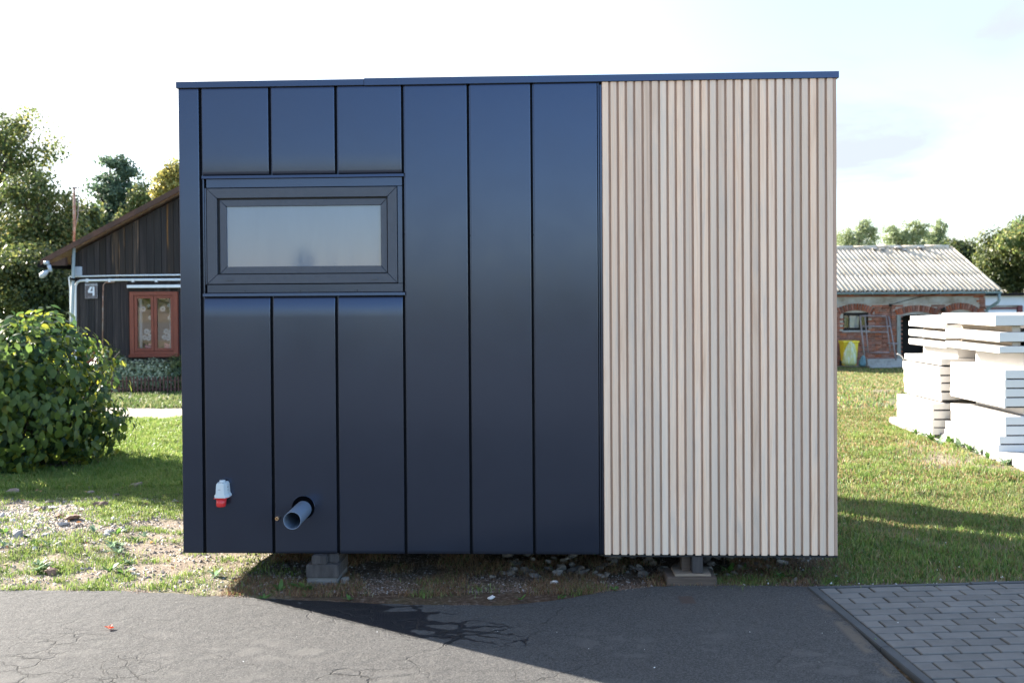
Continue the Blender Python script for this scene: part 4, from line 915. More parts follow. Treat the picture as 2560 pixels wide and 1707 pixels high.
# trees on the far side of the yard, seen only mirrored in window and steel
for i, (x_, y_, h_, lb) in enumerate([(-12.1, -30, 3.5, 'lone spruce across the yard, mirrored in the frosted window')]):
    bl = [((x_, y_, h_ * f_), (h_ * .26 * (1.08 - f_), h_ * .26 * (1.08 - f_), h_ * .13)) for f_ in (.2, .35, .5, .65, .8, .93)]
    tree('spruce_tree', (x_, y_, 0), bl, .14, 120, 45, .4, LM_PINE, lb, trunk_r=.14, limbs=20)
for i, x_ in enumerate((-46, -36, -25, -13, -2, 9, 19, 30, 41)):
    y_ = -70 + 3 * math.sin(i * 2.1); h_ = 3.2 + .9 * math.sin(i * 1.7)
    tree('deciduous_tree', (x_, y_, 0), [((x_, y_, h_ * .6), (6.2, 2.5, h_ * .5)), ((x_ + 2, y_, h_ * .4), (5.5, 2.5, h_ * .4))], .3, 90, 36, 1.0, LM_DARK, 'broad tree in the row across the yard behind the viewer', group='trees across the yard', trunk_r=.2, limbs=4)

# ------------------------------------------------------------------ wooden house
YH = 19.7
def hp(px, py, dy=0): return at(px, py, YH + dy)
wx0 = hp(182, 800).x; wx1 = -1.5
wh = empty('wooden_house', (wx0, YH, 0), 0, 'old dark plank house with red window, its right part hidden by the module', 'house')
OF = Vector((wx0, YH, 0))
def HB(x0, x1, y0, y1, z0, z1): return MB().box(x0 - OF.x, x1 - OF.x, y0 - OF.y, y1 - OF.y, z0, z1)
ea = hp(123, 652); ap = hp(447, 480); slope = (ap.z - ea.z) / (ap.x - ea.x)
xr = (wx0 + wx1) / 2; rz_ = ea.z + slope * (xr - ea.x)
zmid = hp(300, 695).z; zeave = ea.z + slope * (wx0 - ea.x)
# body shell with a hole for the window
wr = (hp(326, 800).x, hp(446, 800).x, hp(380, 892).z, hp(380, 729).z)
HB(wx0 + .02, wr[0] + .03, YH + .03, YH + .2, -.1, zeave - .1).build('wall', DARKROOM, wh)
HB(wr[1] - .03, wx1 - .02, YH + .03, YH + .2, -.1, zeave - .1).build('wall', DARKROOM, wh)
HB(wr[0] + .03, wr[1] - .03, YH + .03, YH + .2, -.1, wr[2] + .03).build('wall', DARKROOM, wh)
HB(wr[0] + .03, wr[1] - .03, YH + .03, YH + .2, wr[3] - .03, zeave - .1).build('wall', DARKROOM, wh)
HB(wx0 + .0, wx0 + .1, YH + .2, YH + 9, -.1, zeave - .12).build('wall', OLDWOOD, wh)
HB(wx1 - .1, wx1, YH + .2, YH + 9, -.1, zeave - .12).build('wall', OLDWOOD, wh)
HB(wx0 + .1, wx1 - .1, YH + 8.9, YH + 9, -.1, zeave - .12).build('wall', OLDWOOD, wh)
mb = MB(); q = [(wx0 + .02, zeave - .1), (wx1 - .02, zeave - .1), (xr, rz_ - .12)]
mb.add([(x - OF.x, YH + .04 - OF.y, z) for x, z in q] + [(x - OF.x, YH + .2 - OF.y, z) for x, z in q], [(0, 1, 2), (5, 4, 3), (0, 3, 4, 1), (1, 4, 5, 2), (2, 5, 3, 0)]); mb.build('gable_wall', DARKROOM, wh)
# boards
x = wx0; i = 0
while x < wx1 - .1:
    bw_ = random.uniform(.095, .15) if x < -5.5 else .3; x2 = min(x + bw_, wx1)
    xm = (x + x2) / 2; zt1 = rz_ - .13 - abs(slope) * abs(x - xr); zt2 = rz_ - .13 - abs(slope) * abs(x2 - xr)
    m_ = OLDWOOD_TAN if random.random() < .35 else OLDWOOD; dy = random.uniform(-.012, .004); g_ = random.uniform(.002, .006)
    a_, b_ = x + g_ - OF.x, x2 - g_ - OF.x; y0_ = -.045 + dy; zb_ = zmid + random.uniform(-.01, .01)
    MB().hexa([(a_, y0_, zb_ + .05), (b_, y0_, zb_), (b_, -.018, zb_), (a_, -.018, zb_ + .05), (a_, y0_, zt1), (b_, y0_, zt2), (b_, -.018, zt2), (a_, -.018, zt1)]).build('board', m_, wh)
    x = x2
x = wx0
while x < wx1 - .1:
    bw_ = random.uniform(.10, .17) if x < -5.5 else .3; x2 = min(x + bw_, wx1); dy = random.uniform(-.008, .004); g_ = random.uniform(.001, .004)
    a_, b_ = x + g_, x2 - g_
    segs = [(-.05, zmid - .0)]
    if b_ > wr[0] and a_ < wr[1]: segs = [(-.05, wr[2]), (wr[3], zmid)]
    for z0_, z1_ in segs: MB().box(a_ - OF.x, b_ - OF.x, .004 + dy, .028, z0_, z1_).build('board', OLDWOOD, wh)
    x = x2
HB(wx0 - .02, wx1, YH - .01, YH + .02, zmid - .02, zmid + .02).build('cover_strip', OLDWOOD, wh)
# roof
def roof_side(sx_, ex):
    ez = ea.z; y0_, y1_ = -.35, 9.4; th = .05
    p = [(ex, ez), (xr, rz_)]
    (x0_, z0_), (x1_, z1_) = p
    MB().hexa([(x0_ - OF.x, y0_, z0_ - th), (x1_ - OF.x, y0_, z1_ - th), (x1_ - OF.x, y1_, z1_ - th), (x0_ - OF.x, y1_, z0_ - th), (x0_ - OF.x, y0_, z0_), (x1_ - OF.x, y0_, z1_), (x1_ - OF.x, y1_, z1_), (x0_ - OF.x, y1_, z0_)]).build('roof', RUST, wh)
    MB().hexa([(x0_ - OF.x, y0_ - .03, z0_ - .10), (x1_ - OF.x, y0_ - .03, z1_ - .10), (x1_ - OF.x, y0_ - .002, z1_ - .10), (x0_ - OF.x, y0_ - .002, z0_ - .10), (x0_ - OF.x, y0_ - .03, z0_ + .01), (x1_ - OF.x, y0_ - .03, z1_ + .01), (x1_ - OF.x, y0_ - .002, z1_ + .01), (x0_ - OF.x, y0_ - .002, z0_ + .01)]).build('bargeboard', BARGE, wh)
roof_side(1, ea.x); roof_side(-1, 2 * xr - ea.x)
# rafter end, gutter
q = hp(137, 660); MB().hexa([(ea.x + .12 - OF.x, -.30, ea.z - .10), (wx0 - OF.x, -.30, zeave - .34), (wx0 - OF.x, -.2, zeave - .34), (ea.x + .12 - OF.x, -.2, ea.z - .10), (ea.x + .2 - OF.x, -.30, ea.z - .06), (wx0 - OF.x, -.30, zeave - .18), (wx0 - OF.x, -.2, zeave - .18), (ea.x + .2 - OF.x, -.2, ea.z - .06)]).build('rafter', BARGE, wh)
MB().tube([(ea.x - OF.x - .02, -.36, ea.z - .1), (ea.x - OF.x - .02, 9.3, ea.z - .12)], .05, 12).build('gutter', METAL_IN, wh)
# pipes
def P2(px, py, dy=-.07): v_ = hp(px, py); return (v_.x - OF.x, dy, v_.z)
MB().tube([P2(192, 800), P2(192, 790), P2(192, 725), P2(193, 714), P2(197, 706), P2(205, 702), P2(215, 701.5), P2(300, 700), P2(480, 699)], .024, 10).build('white_pipe', WHITEPIPE, wh)
MB().tube([P2(192, 800), (P2(192, 800)[0], -.07, 0)], .024, 10).build('white_pipe', WHITEPIPE, wh)
MB().tube([(P2(179, 800)[0], -.07, 0), P2(179, 720), P2(176, 695), P2(178, 691.5), P2(300, 689), P2(480, 687)], .015, 8).build('cable_conduit', WHITEPIPE, wh)
MB().tube([P2(260, 860), P2(261, 740), P2(262, 712), P2(268, 706), P2(290, 705)], .012, 6).build('rusty_conduit', RUST, wh)
for pxx in (222, 278, 336, 394): v_ = P2(pxx, 701); MB().box(v_[0] - .02, v_[0] + .02, -.1, -.04, v_[2] - .034, v_[2] + .034).build('pipe_clip', WHITEPIPE, wh)
b4 = P2(198, 678); MB().box(b4[0] - .085, b4[0] + .085, -.1, -.046, b4[2] - .1, b4[2] + .09).build('meter_box', GREYBOX, wh, .01, 1)
q0 = hp(323, 720); q1 = hp(460, 713); MB().box(q0.x - OF.x, q1.x - OF.x, -.13, -.02, q0.z, q1.z + .01).build('awning_strip', WHITEPIPE, wh, .005, 1)
# low red door
q0 = hp(228, 908); q1 = hp(250, 867); MB().box(q0.x - OF.x - .4, q1.x - OF.x, -.03, .01, q0.z, q1.z).build('low_door', REDPAINT, wh, .004, 1)
# window with two casements
wn_ = empty('window', (0, 0, 0)); wn_.parent = wh
def wb(x0, x1, y0, y1, z0, z1, nm='frame', m_=REDPAINT): return MB().box(x0 - OF.x, x1 - OF.x, y0, y1, z0, z1).build(nm, m_, wn_, .003, 1)
x0, x1, z0, z1 = wr
wb(x0, x0 + .085, -.05, .06, z0 + .05, z1); wb(x1 - .085, x1, -.05, .06, z0 + .05, z1); wb(x0 + .086, x1 - .086, -.05, .06, z1 - .075, z1); wb(x0 + .086, x1 - .086, -.05, .06, z0 + .05, z0 + .11)
wb(x0 - .01, x1 + .01, -.10, .02, z0, z0 + .049, 'sill')
xm = (x0 + x1) / 2
for (a_, b_) in ((x0 + .09, xm - .004), (xm + .004, x1 - .09)):
    for bx in ((a_, a_ + .055, z0 + .115, z1 - .08), (b_ - .055, b_, z0 + .115, z1 - .08), (a_ + .056, b_ - .056, z1 - .135, z1 - .08), (a_ + .056, b_ - .056, z0 + .115, z0 + .175)): wb(bx[0], bx[1], -.035, .02, bx[2], bx[3], 'casement')
    wb(a_ + .05, b_ - .05, -.005, 0, z0 + .17, z1 - .13, 'pane', GLASS)
    # curtain strip, folded
    mb = MB(); n_ = 24; side = 1 if a_ < xm - .1 else -1; cx0 = a_ + .06 if side == 1 else b_ - .11
    vs_ = [(cx0 - OF.x + .05 * k_ / n_, .08 + .015 * math.sin(k_ * 1.4), zz_) for zz_ in (z0 + .17, z1 - .14) for k_ in range(n_ + 1)]
    mb.add(vs_, [(k_, k_ + 1, n_ + 2 + k_, n_ + 1 + k_) for k_ in range(n_)], True); mb.build('curtain', LACE, wn_)
    # lace motifs
    mb = MB()
    for (fx_, fz_, r_) in ((.3, .80, .055), (.75, .87, .03), (.82, .62, .04), (.55, .34, .055), (.85, .3, .06), (.4, .22, .05), (.7, .2, .05)):
        cx_, cz_ = a_ + .06 + (b_ - a_ - .12) * fx_ - OF.x, z0 + .17 + (z1 - z0 - .32) * fz_
        for k_ in range(7):
            a2 = k_ * .9; dx_, dz_ = r_ * .62 * math.cos(a2), r_ * .62 * math.sin(a2)
            mb.add([(cx_ + dx_ + r_ * .42 * math.cos(t_), .065, cz_ + dz_ + r_ * .42 * math.sin(t_)) for t_ in [j * math.pi / 3 for j in range(6)]], [tuple(range(6))])
    mb.build('lace', LACE, wn_)
HB(x0 - .5, x1 + .5, YH + .8, YH + .85, -.1, zeave - .2).build('room_back', DARKROOM, wh)
for k_, fx_ in enumerate((.32, .72)):
    cx_ = x0 + (x1 - x0) * fx_; pt = empty('flower_pot', (cx_, YH + .14, z0 + .17), 0, ('pink flowers in a pot behind the left window pane', 'pink flowers in a pot behind the right window pane')[k_], 'flower pot')
    MB().tube([(0, 0, -.12), (0, 0, -.02)], [.04, .055], 10).build('pot', POT, pt)
    mb = MB(); 
    for j in range(30):
        c_ = Vector((random.uniform(-.07, .07), random.uniform(-.03, .03), random.uniform(.0, .08))); mb.add([c_ + Vector((math.cos(t_) * .017, random.uniform(-.005, .005), math.sin(t_) * .017)) for t_ in [j2 * 1.256 for j2 in range(5)]], [tuple(range(5))])
    mb.build('flowers', PINK, pt)
HB(x0 + .08, x1 - .08, YH + .06, YH + .24, z0 + .02, z0 + .05).build('inner_sill', WHITEPIPE, wh)
# number plate
q0 = hp(216, 746); q1 = hp(246, 708); px0, px1 = q0.x, q1.x
sg = empty('house_number', ((px0 + px1) / 2, YH - .055, (q0.z + q1.z) / 2), 0, 'dark plate with large white number 4 on the plank wall', 'sign')
hw, hh_ = (px1 - px0) / 2, (q1.z - q0.z) / 2
MB().box(-hw, hw, 0, .012, -hh_, hh_).build('plate', SIGNM, sg, .002, 1)
for bx in ((-hw, hw, hh_ - .006, hh_), (-hw, hw, -hh_, -hh_ + .006), (-hw, -hw + .006, -hh_ + .007, hh_ - .007), (hw - .006, hw, -hh_ + .007, hh_ - .007)): MB().box(bx[0], bx[1], -.003, -.0005, bx[2], bx[3]).build('border', SIGNG, sg)
def gly(pts): return [((p[0] - 700) / 340 * hw, -.004, -(p[1] - 830) / 430 * hh_) for p in pts]
mb = MB()
for q in ([(640, 600), (770, 600), (640, 850), (510, 850)], [(510, 850), (780, 850), (780, 940), (540, 940)], [(780, 600), (880, 600), (880, 1110), (780, 1110)]):
    v_ = gly(q); mb.hexa([v_[3], v_[2], (v_[2][0], -.001, v_[2][2]), (v_[3][0], -.001, v_[3][2]), v_[0], v_[1], (v_[1][0], -.001, v_[1][2]), (v_[0][0], -.001, v_[0][2])])
me_ = mb.mesh('digit', SIGNW); bm = bmesh.new(); bm.from_mesh(me_); bmesh.ops.recalc_face_normals(bm, faces=bm.faces); bm.to_mesh(me_); bm.free(); link('digit', me_, sg)
def text(body, size, loc, m_, parent, name='lettering'):
    cu = bpy.data.curves.new(name, 'FONT'); cu.body = body; cu.size = size; cu.align_x = 'CENTER'; cu.align_y = 'CENTER'; cu.extrude = .0008; cu.materials.append(m_)
    tmp = bpy.data.objects.new('t', cu); C.objects.link(tmp); dg = bpy.context.evaluated_depsgraph_get(); me_ = bpy.data.meshes.new_from_object(tmp.evaluated_get(dg)); bpy.data.objects.remove(tmp)
    me_.materials.clear(); me_.materials.append(m_); return link(name, me_, parent, loc, (R(90), 0, 0))
text('ZAWADZKIEGO', .034, (0, -.003, hh_ * .76), SIGNW, sg); text('UL. LESNA', .030, (0, -.003, -hh_ * .80), SIGNG, sg)
# mast and lamp
ms = empty('mast', (hp(182, 800).x + .02, YH - .2, 0), 0, 'thin weathered pipe mast with aerial bits rising past the eaves', 'mast')
def mm(px, py, dy=0): v_ = at(px, py, YH - .2); return (v_.x - ms.location.x, dy, v_.z)
MB().tube([(0, 0, -.1), mm(184.5, 620)], .033, 10).build('lower_pipe', GREYPIPE, ms)
MB().tube([mm(184.5, 622), mm(186, 540), mm(185, 472)], [.020, .03, .022], 8).build('upper_pipe', RUST, ms)
mb = MB(); mb.tube([mm(186, 472), mm(186, 468)], .05, 8); mb.tube([mm(190, 470), mm(206, 469)], .012, 5); mb.tube([mm(195, 470), mm(196, 520), mm(194, 545), mm(189, 565)], .008, 5); mb.tube([mm(186, 530), mm(212, 525)], .006, 5); mb.tube([mm(178, 490), mm(186, 495)], .006, 5); mb.build('aerial', STEELPIPE, ms)
for py_ in (612, 698): v_ = mm(184.5, py_); MB().box(v_[0] - .05, v_[0] + .05, -.05, .05, v_[2] - .02, v_[2] + .02).build('clamp', METAL_IN, ms)
lp = empty('eaves_lamp', tuple(at(118, 660, YH - .45)), 0, 'white curved yard lamp hanging from the eaves end', 'lamp')
def lm(px, py): v_ = at(px, py, YH - .45) - lp.location; return (v_.x, 0, v_.z)
MB().tube([lm(110, 657), lm(122, 657)], [.035, .04], 10).build('bracket', GREYBOX, lp); MB().tube([lm(122, 663), lm(127, 679)], [.038, .034], 10).build('arm', GREYBOX, lp)
MB().tube([lm(122, 676), lm(113, 682), lm(104, 690), lm(100, 691)], [.02, .05, .055, .03], 12).build('shade', GREYBOX, lp)

# garden strip: picket fence, planting, path border
fy = 18.2; fx0 = at(255, 940, fy).x
fe = empty('picket_fence', (fx0 - .3, fy, 0), 0, 'low red brown picket fence in front of the plank house', 'fence')
pkm = MB().box(-.012, .012, -.006, .006, 0, .30).mesh('picket', mat('red_brown_picket', [(.06, .025, .02), (.12, .05, .04)], 4, rough=.8))
for i in range(44): link('picket', pkm, fe, (i * .068, 0, .02 + random.uniform(-.01, .01)), (0, random.uniform(-.04, .04), 0))
MB().box(-.05, 3.0, .007, .02, .24, .265).build('rail', BARGE, fe); MB().box(-.05, 3.0, .007, .02, .08, .105).build('rail', BARGE, fe)
for (px_, hgt, wdt, m_, lb) in [(275, .85, .30, LM_DARK, 'dark upright shrub beside the low red door'), (305, .62, .32, LM_SHR, 'grey green garden shrub left of the window'), (345, .58, .34, LM_SHR, 'grey green flowering shrub below the left casement'), (385, .60, .34, LM_SHR, 'grey green flowering shrub below the right casement'), (420, .56, .3, LM_SHR, 'shrub below the right window edge'), (440, .66, .26, LM_DARK, 'dark reddish shrub next to the module edge')]:
    q = at(px_, 900, 18.9); root = empty('garden_shrub', (q.x, 18.9, 0), 0, lb, 'shrub')
    cc, dd = ell_points(1100, np.array([0, 0, hgt * .52]), np.array([wdt, .3, hgt * .55]), .45); V, F, kv_ = leaf_cloud(cc, dd + np.array([0, -.2, .6]), .05, ([(-.42, .05, 0), (.0, -.45, .05), (.42, .1, 0), (0, .6, -.08)], [(0, 1, 2, 3)]), m_, 'x')
    tag(link('foliage', npmesh('foliage', V.reshape(-1, 3), F, m_, 4), root), kind='stuff'); mb = MB()
    for j in range(8): mb.tube([(0, 0, -.02), (random.uniform(-.2, .2), random.uniform(-.1, .1), hgt * .8)], [.008, .003], 4)
    mb.build('stems', BARK, root)

# ------------------------------------------------------------------ brick outbuilding
YB = 37.7; bz = at(2150, 915, YB).z; GZB = bz
bx1 = at(2463, 780, YB).x; bx0 = 7.0; ev = at(2300, 727, YB).z; ex1 = at(2490, 727, YB).x
bh = empty('brick_outbuilding', (bx1, YB, bz), 0, 'old red brick outbuilding with corrugated grey roof at the end of the lawn', 'outbuilding')
OB = Vector((bx1, YB, bz))
def BB(x0, x1, y0, y1, z0, z1): return MB().box(x0 - OB.x, x1 - OB.x, y0 - OB.y, y1 - OB.y, z0 - OB.z, z1 - OB.z)
def bp(px, py): return at(px, py, YB)
wtop = ev - .02
op1 = (bp(2108, 800).x, bp(2172, 800).x, bp(2140, 826).z, bp(2108, 783).z, bp(2140, 776).z)     # window: x0 x1 sill spring crown
op2 = (bp(2251, 900).x, bp(2335, 900).x, bz - .05, bp(2251, 788).z, bp(2290, 780).z)            # garage
op3 = (bp(2370, 800).x, bp(2433, 800).x, bp(2400, 826).z, bp(2370, 783).z, bp(2400, 774).z)
ops = (op1, op2, op3)
def in_open(x, z, mrg=0):
    for (a_, b_, s_, sp, cr) in ops:
        if a_ - mrg < x < b_ + mrg and z > s_ - mrg:
            u_ = (x - (a_ + b_) / 2) / ((b_ - a_) / 2); zt = sp + (cr - sp) * math.sqrt(max(0, 1 - u_ * u_)) if abs(u_) < 1 else sp
            if z < zt + mrg: return True
    return False
def in_arch(x, z):
    for (a_, b_, s_, sp, cr) in ops:
        if a_ - .2 < x < b_ + .2:
            u_ = (x - (a_ + b_) / 2) / ((b_ - a_) / 2 + .2); zt = sp + (cr - sp) * math.sqrt(max(0, 1 - u_ * u_))
            if zt - .05 < z < zt + .27: return True
    return False
# wall core built from strips round the openings
xs_ = sorted([bx0] + [q_ for o_ in ops for q_ in (o_[0], o_[1])] + [bx1])
for a_, b_ in zip(xs_[:-1], xs_[1:]):
    o_ = [o for o in ops if abs(o[0] - a_) < 1e-6]
    if o_:
        o = o_[0]; BB(a_, b_, YB + .015, YB + .3, o[3] + .02, wtop).build('wall', MORTAR, bh)
        if o[2] > bz: BB(a_, b_, YB + .015, YB + .3, bz - .3, o[2]).build('wall', MORTAR, bh)
    else: BB(a_, b_, YB + .015, YB + .3, bz - .3, wtop).build('wall', MORTAR, bh)
BB(bx0, bx1, YB + 7.5, YB + 7.8, bz - .3, wtop).build('wall', MORTAR, bh)
ridY = YB + 3.9; ridz = at(2377, 620, ridY).z
for xx in (bx0, bx1 - .3):
    BB(xx, xx + .3, YB + .3, YB + 7.5, bz - .3, wtop).build('wall', BRICKV, bh)
    mb = MB(); q = [(YB + .05, wtop), (YB + 7.75, wtop), (ridY, ridz - .15)]; mb.add([(xx - OB.x, y - OB.y, z - OB.z) for y, z in q] + [(xx + .3 - OB.x, y - OB.y, z - OB.z) for y, z in q], [(2, 1, 0), (3, 4, 5), (0, 1, 4, 3), (1, 2, 5, 4), (2, 0, 3, 5)]); mb.build('gable', BRICKV, bh)
# bricks
bl_, bh_, jt = .25, .068, .014; frieze0 = bp(2200, 760).z; frieze1 = bp(2200, 742).z
bricks = []; z = bz + .02; r_ = 0
while z < wtop - .03:
    x = bx0 - (.13 if r_ % 2 else 0) + .14; xx_ = x
    while xx_ < bx1 - .02:
        w_ = min(bl_ if (r_ // 1) % 2 == 0 or random.random() < .6 else .12, bx1 - xx_)
        c_ = (xx_ + w_ / 2, z + bh_ / 2)
        if w_ > .06 and not in_open(c_[0], c_[1], .03) and not in_arch(*c_) and not (frieze0 < c_[1] < frieze1 and c_[0] < bp(2440, 750).x): bricks.append((c_[0], c_[1], w_))
        xx_ += w_ + jt
    z += bh_ + jt; r_ += 1
limX = bp(2262, 800).x
hidX = bp(2092, 800).x
bricks.sort(key=lambda q: (2 if q[0] < hidX else 0 if (q[0] < limX or q[1] > bp(2300, 790).z) else 1, abs(q[2] - bl_) > .01, -q[1]))
bmesh_ = MB().box(-.5, .5, -.02, .02, -.5, .5).mesh('brick', BRICKM)
for (x, z, w_) in bricks[:296]:
    link('brick', bmesh_, bh, (x - OB.x, .005 + random.uniform(-.006, .003), z - OB.z), None, (w_, 1, bh_))
mb = MB()
for (x, z, w_) in bricks[296:]: mb.box(x - w_ / 2 - OB.x, x + w_ / 2 - OB.x, -.018 + random.uniform(-.006, .004), .03, z - bh_ / 2 - OB.z, z + bh_ / 2 - OB.z)
tag(mb.build('brickwork', BRICKV, bh), kind='stuff')
# arch bricks
for (a_, b_, s_, sp, cr) in ops:
    cx_ = (a_ + b_) / 2; hw_ = (b_ - a_) / 2; f_ = max(.05, cr - sp); rad = (hw_ ** 2 + f_ ** 2) / (2 * f_); cz_ = cr - rad; am_ = math.asin(min(.99, (hw_ + .12) / rad)); n_ = max(9, int(2 * am_ * rad / .085))
    for k_ in range(n_):
        a2 = -am_ + 2 * am_ * (k_ + .5) / n_; d_ = Vector((math.sin(a2), 0, math.cos(a2))); c_ = Vector((cx_, YB - .005, cz_)) + d_ * (rad + .135)
        o = link('arch_brick', bmesh_, bh, (c_.x - OB.x, c_.y - OB.y - random.uniform(0, .012), c_.z - OB.z), (0, a2, 0), (.068, 1.3, .25))
BB(bx0, bp(2440, 750).x, YB - .012, YB + .014, frieze0 + .01, frieze1).build('plaster_band', PLASTER, bh)
BB(bx0, bx1, YB - .004, YB + .014, frieze1 + .002, wtop).build('upper_band', BRICKV, bh)
# dark backs of openings and joinery
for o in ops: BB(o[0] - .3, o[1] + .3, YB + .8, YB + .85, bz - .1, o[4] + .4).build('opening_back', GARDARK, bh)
def opening_frame(o, nm='window'):
    r0 = empty(nm, (0, 0, 0)); r0.parent = bh
    def q_(x0, x1, y0, y1, z0, z1, n2='frame', m_=GARDARK): return MB().box(x0 - OB.x, x1 - OB.x, y0, y1, z0 - OB.z, z1 - OB.z).build(n2, m_, r0)
    a_, b_, s_, sp, cr = o
    q_(a_, b_, .06, .12, s_, s_ + .10); q_(a_, a_ + .05, .06, .12, s_ + .1, sp); q_(b_ - .05, b_, .06, .12, s_ + .1, sp); q_(a_, b_, .05, .12, sp - .09, cr)
    q_(a_ - .04, b_ + .04, -.05, .05, s_ - .06, s_ - .002, 'sill', CONC)
    return q_
q_ = opening_frame(op1); a_, b_, s_, sp, cr = op1
q_(a_ + .05, b_ - .05, .10, .105, s_ + .1, sp - .09, 'pane', GLASS); xq = bp(2125, 800).x; xq2 = bp(2150, 800).x
q_(xq, xq2, .14, .16, s_ + .1, sp - .1, 'curtain', LACE); q_(a_ + .06, xq - .02, .3, .32, s_ + .1, sp - .1, 'curtain', mat('blue_grey_blind', [(.05, .09, .11), (.07, .12, .14)], 3)); q_(xq - .012, xq + .012, .07, .11, s_ + .1, sp - .09, 'frame')
q_ = opening_frame(op3)
gd = empty('gateway', (0, 0, 0)); gd.parent = bh
a_, b_, s_, sp, cr = op2
MB().box(a_ - .14 - OB.x, a_ - OB.x, -.05, .12, 0, sp + .02 - OB.z).build('jamb', mat('grey_weathered_jamb', [(.16, .17, .15), (.30, .30, .27)], 4, (6, 6, 1), rough=.85), gd)
mb = MB(); n_ = 12
for k_ in range(n_):
    u0, u1 = -1 + 2 * k_ / n_, -1 + 2 * (k_ + 1) / n_; cx_, hw_ = (a_ + b_) / 2, (b_ - a_) / 2
    za = sp + (cr - sp) * math.sqrt(max(0, 1 - u0 * u0)); zb_ = sp + (cr - sp) * math.sqrt(max(0, 1 - u1 * u1))
    mb.hexa([(cx_ + u0 * hw_ - OB.x, -.01, za - .09 - OB.z), (cx_ + u1 * hw_ - OB.x, -.01, zb_ - .09 - OB.z), (cx_ + u1 * hw_ - OB.x, .1, zb_ - .09 - OB.z), (cx_ + u0 * hw_ - OB.x, .1, za - .09 - OB.z), (cx_ + u0 * hw_ - OB.x, -.01, za + .02 - OB.z), (cx_ + u1 * hw_ - OB.x, -.01, zb_ + .02 - OB.z), (cx_ + u1 * hw_ - OB.x, .1, zb_ + .02 - OB.z), (cx_ + u0 * hw_ - OB.x, .1, za + .02 - OB.z)])
mb.build('arch_lining', PLASTER, gd)
MB().box(bp(2163, 900).x - OB.x, bp(2250, 900).x - OB.x, -.25, -.02, -.2, bp(2200, 896).z - OB.z).build('concrete_plinth', CONC, bh, .01, 1)
MB().box(bp(2163, 900).x - OB.x, bp(2250, 900).x - OB.x, -.45, -.26, -.2, bp(2200, 912).z - OB.z).build('concrete_step', CONC, bh, .01, 1)
# roof of corrugated sheets
def slope_pt(s, x, off=0):    # s 0 at eave 1 at ridge
    y = -.28 + (ridY - YB + .28) * s; z = (ev - bz) + (ridz - ev) * s; nl_ = Vector((0, -(ridz - ev), (ridY - YB + .28))).normalized()
    return Vector((x - OB.x, y, z)) + nl_ * off
wave = .177; scol = wave * 6; x = ex1; ci = 0
lens_ = [(0, .36), (.335, .70), (.675, 1.0)]
while x > bx0 + .3:
    for ri, (s0_, s1_) in enumerate(lens_):
        n_ = 48; vs_ = []; tilt = random.uniform(-.006, .006)
        for sI, s_ in enumerate((s0_, s1_)):
            for k_ in range(n_ + 1):
                xx = x - scol * k_ / n_ * 1.02; h_ = .034 * math.cos(2 * math.pi * k_ / n_ * 6) + .03 + .009 * ri * 0 + (.016 if sI == 0 and ri > 0 else 0) + tilt * 0
                vs_.append(slope_pt(s_, xx, h_))
        mb = MB().add(vs_, [(k_, k_ + n_ + 1, k_ + n_ + 2, k_ + 1) for k_ in range(n_)], True)
        # lower edge thickness
        e0_ = len(mb.v); mb.v += [tuple(Vector(v_) - Vector((0, 0, .014))) for v_ in vs_[:n_ + 1]]; mb.f += [(k_, k_ + 1, e0_ + k_ + 1, e0_ + k_) for k_ in range(n_)]; mb.sm += [False] * n_
        mb.build('roof_sheet', FIBRECEM, bh)
    x -= scol; ci += 1
mb = MB(); a0, a1 = slope_pt(0, bx0, -.03), slope_pt(1, bx0, -.03); c0, c1 = slope_pt(0, ex1 - .05, -.03), slope_pt(1, ex1 - .05, -.03)
mb.add([a0, c0, c1, a1], [(0, 1, 2, 3)]); bk = Vector((bx0 - OB.x, 7.9, ev - bz)); bk2 = Vector((ex1 - OB.x, 7.9, ev - bz)); mb.add([a1, c1, bk2, bk], [(0, 1, 2, 3)]); mb.build('roof_deck', FIBRECEM, bh)
x = ex1 - .1
while x > bx0 + .5:
    c_ = slope_pt(1, x, .05); MB().tube([c_ + Vector((.0, 0, 0)), c_ + Vector((-.98, 0, random.uniform(-.02, .02)))], .085, 10).build('ridge_cap', FIBRECEM, bh); x -= 1.0
for (px_, py_, s_) in ((2245, 612, .14), (2262, 618, .1), (2300, 612, .1), (2186, 615, .1), (2205, 616, .09), (2240, 645, .12)):
    c_ = at(px_, py_ + 4, ridY - (.3 if py_ < 630 else 1.2)); link('roof_patch', rocks_p[0], bh, (c_.x - OB.x, c_.y - OB.y, c_.z - OB.z - .05), (0, 0, 1), (s_ * 2, s_, s_ * .7))
v0, v1 = slope_pt(0, ex1 + .02, .03), slope_pt(1, ex1 + .02, .03); MB().tube([v0, v1], .05, 8).build('verge_trim', FIBRECEM, bh)
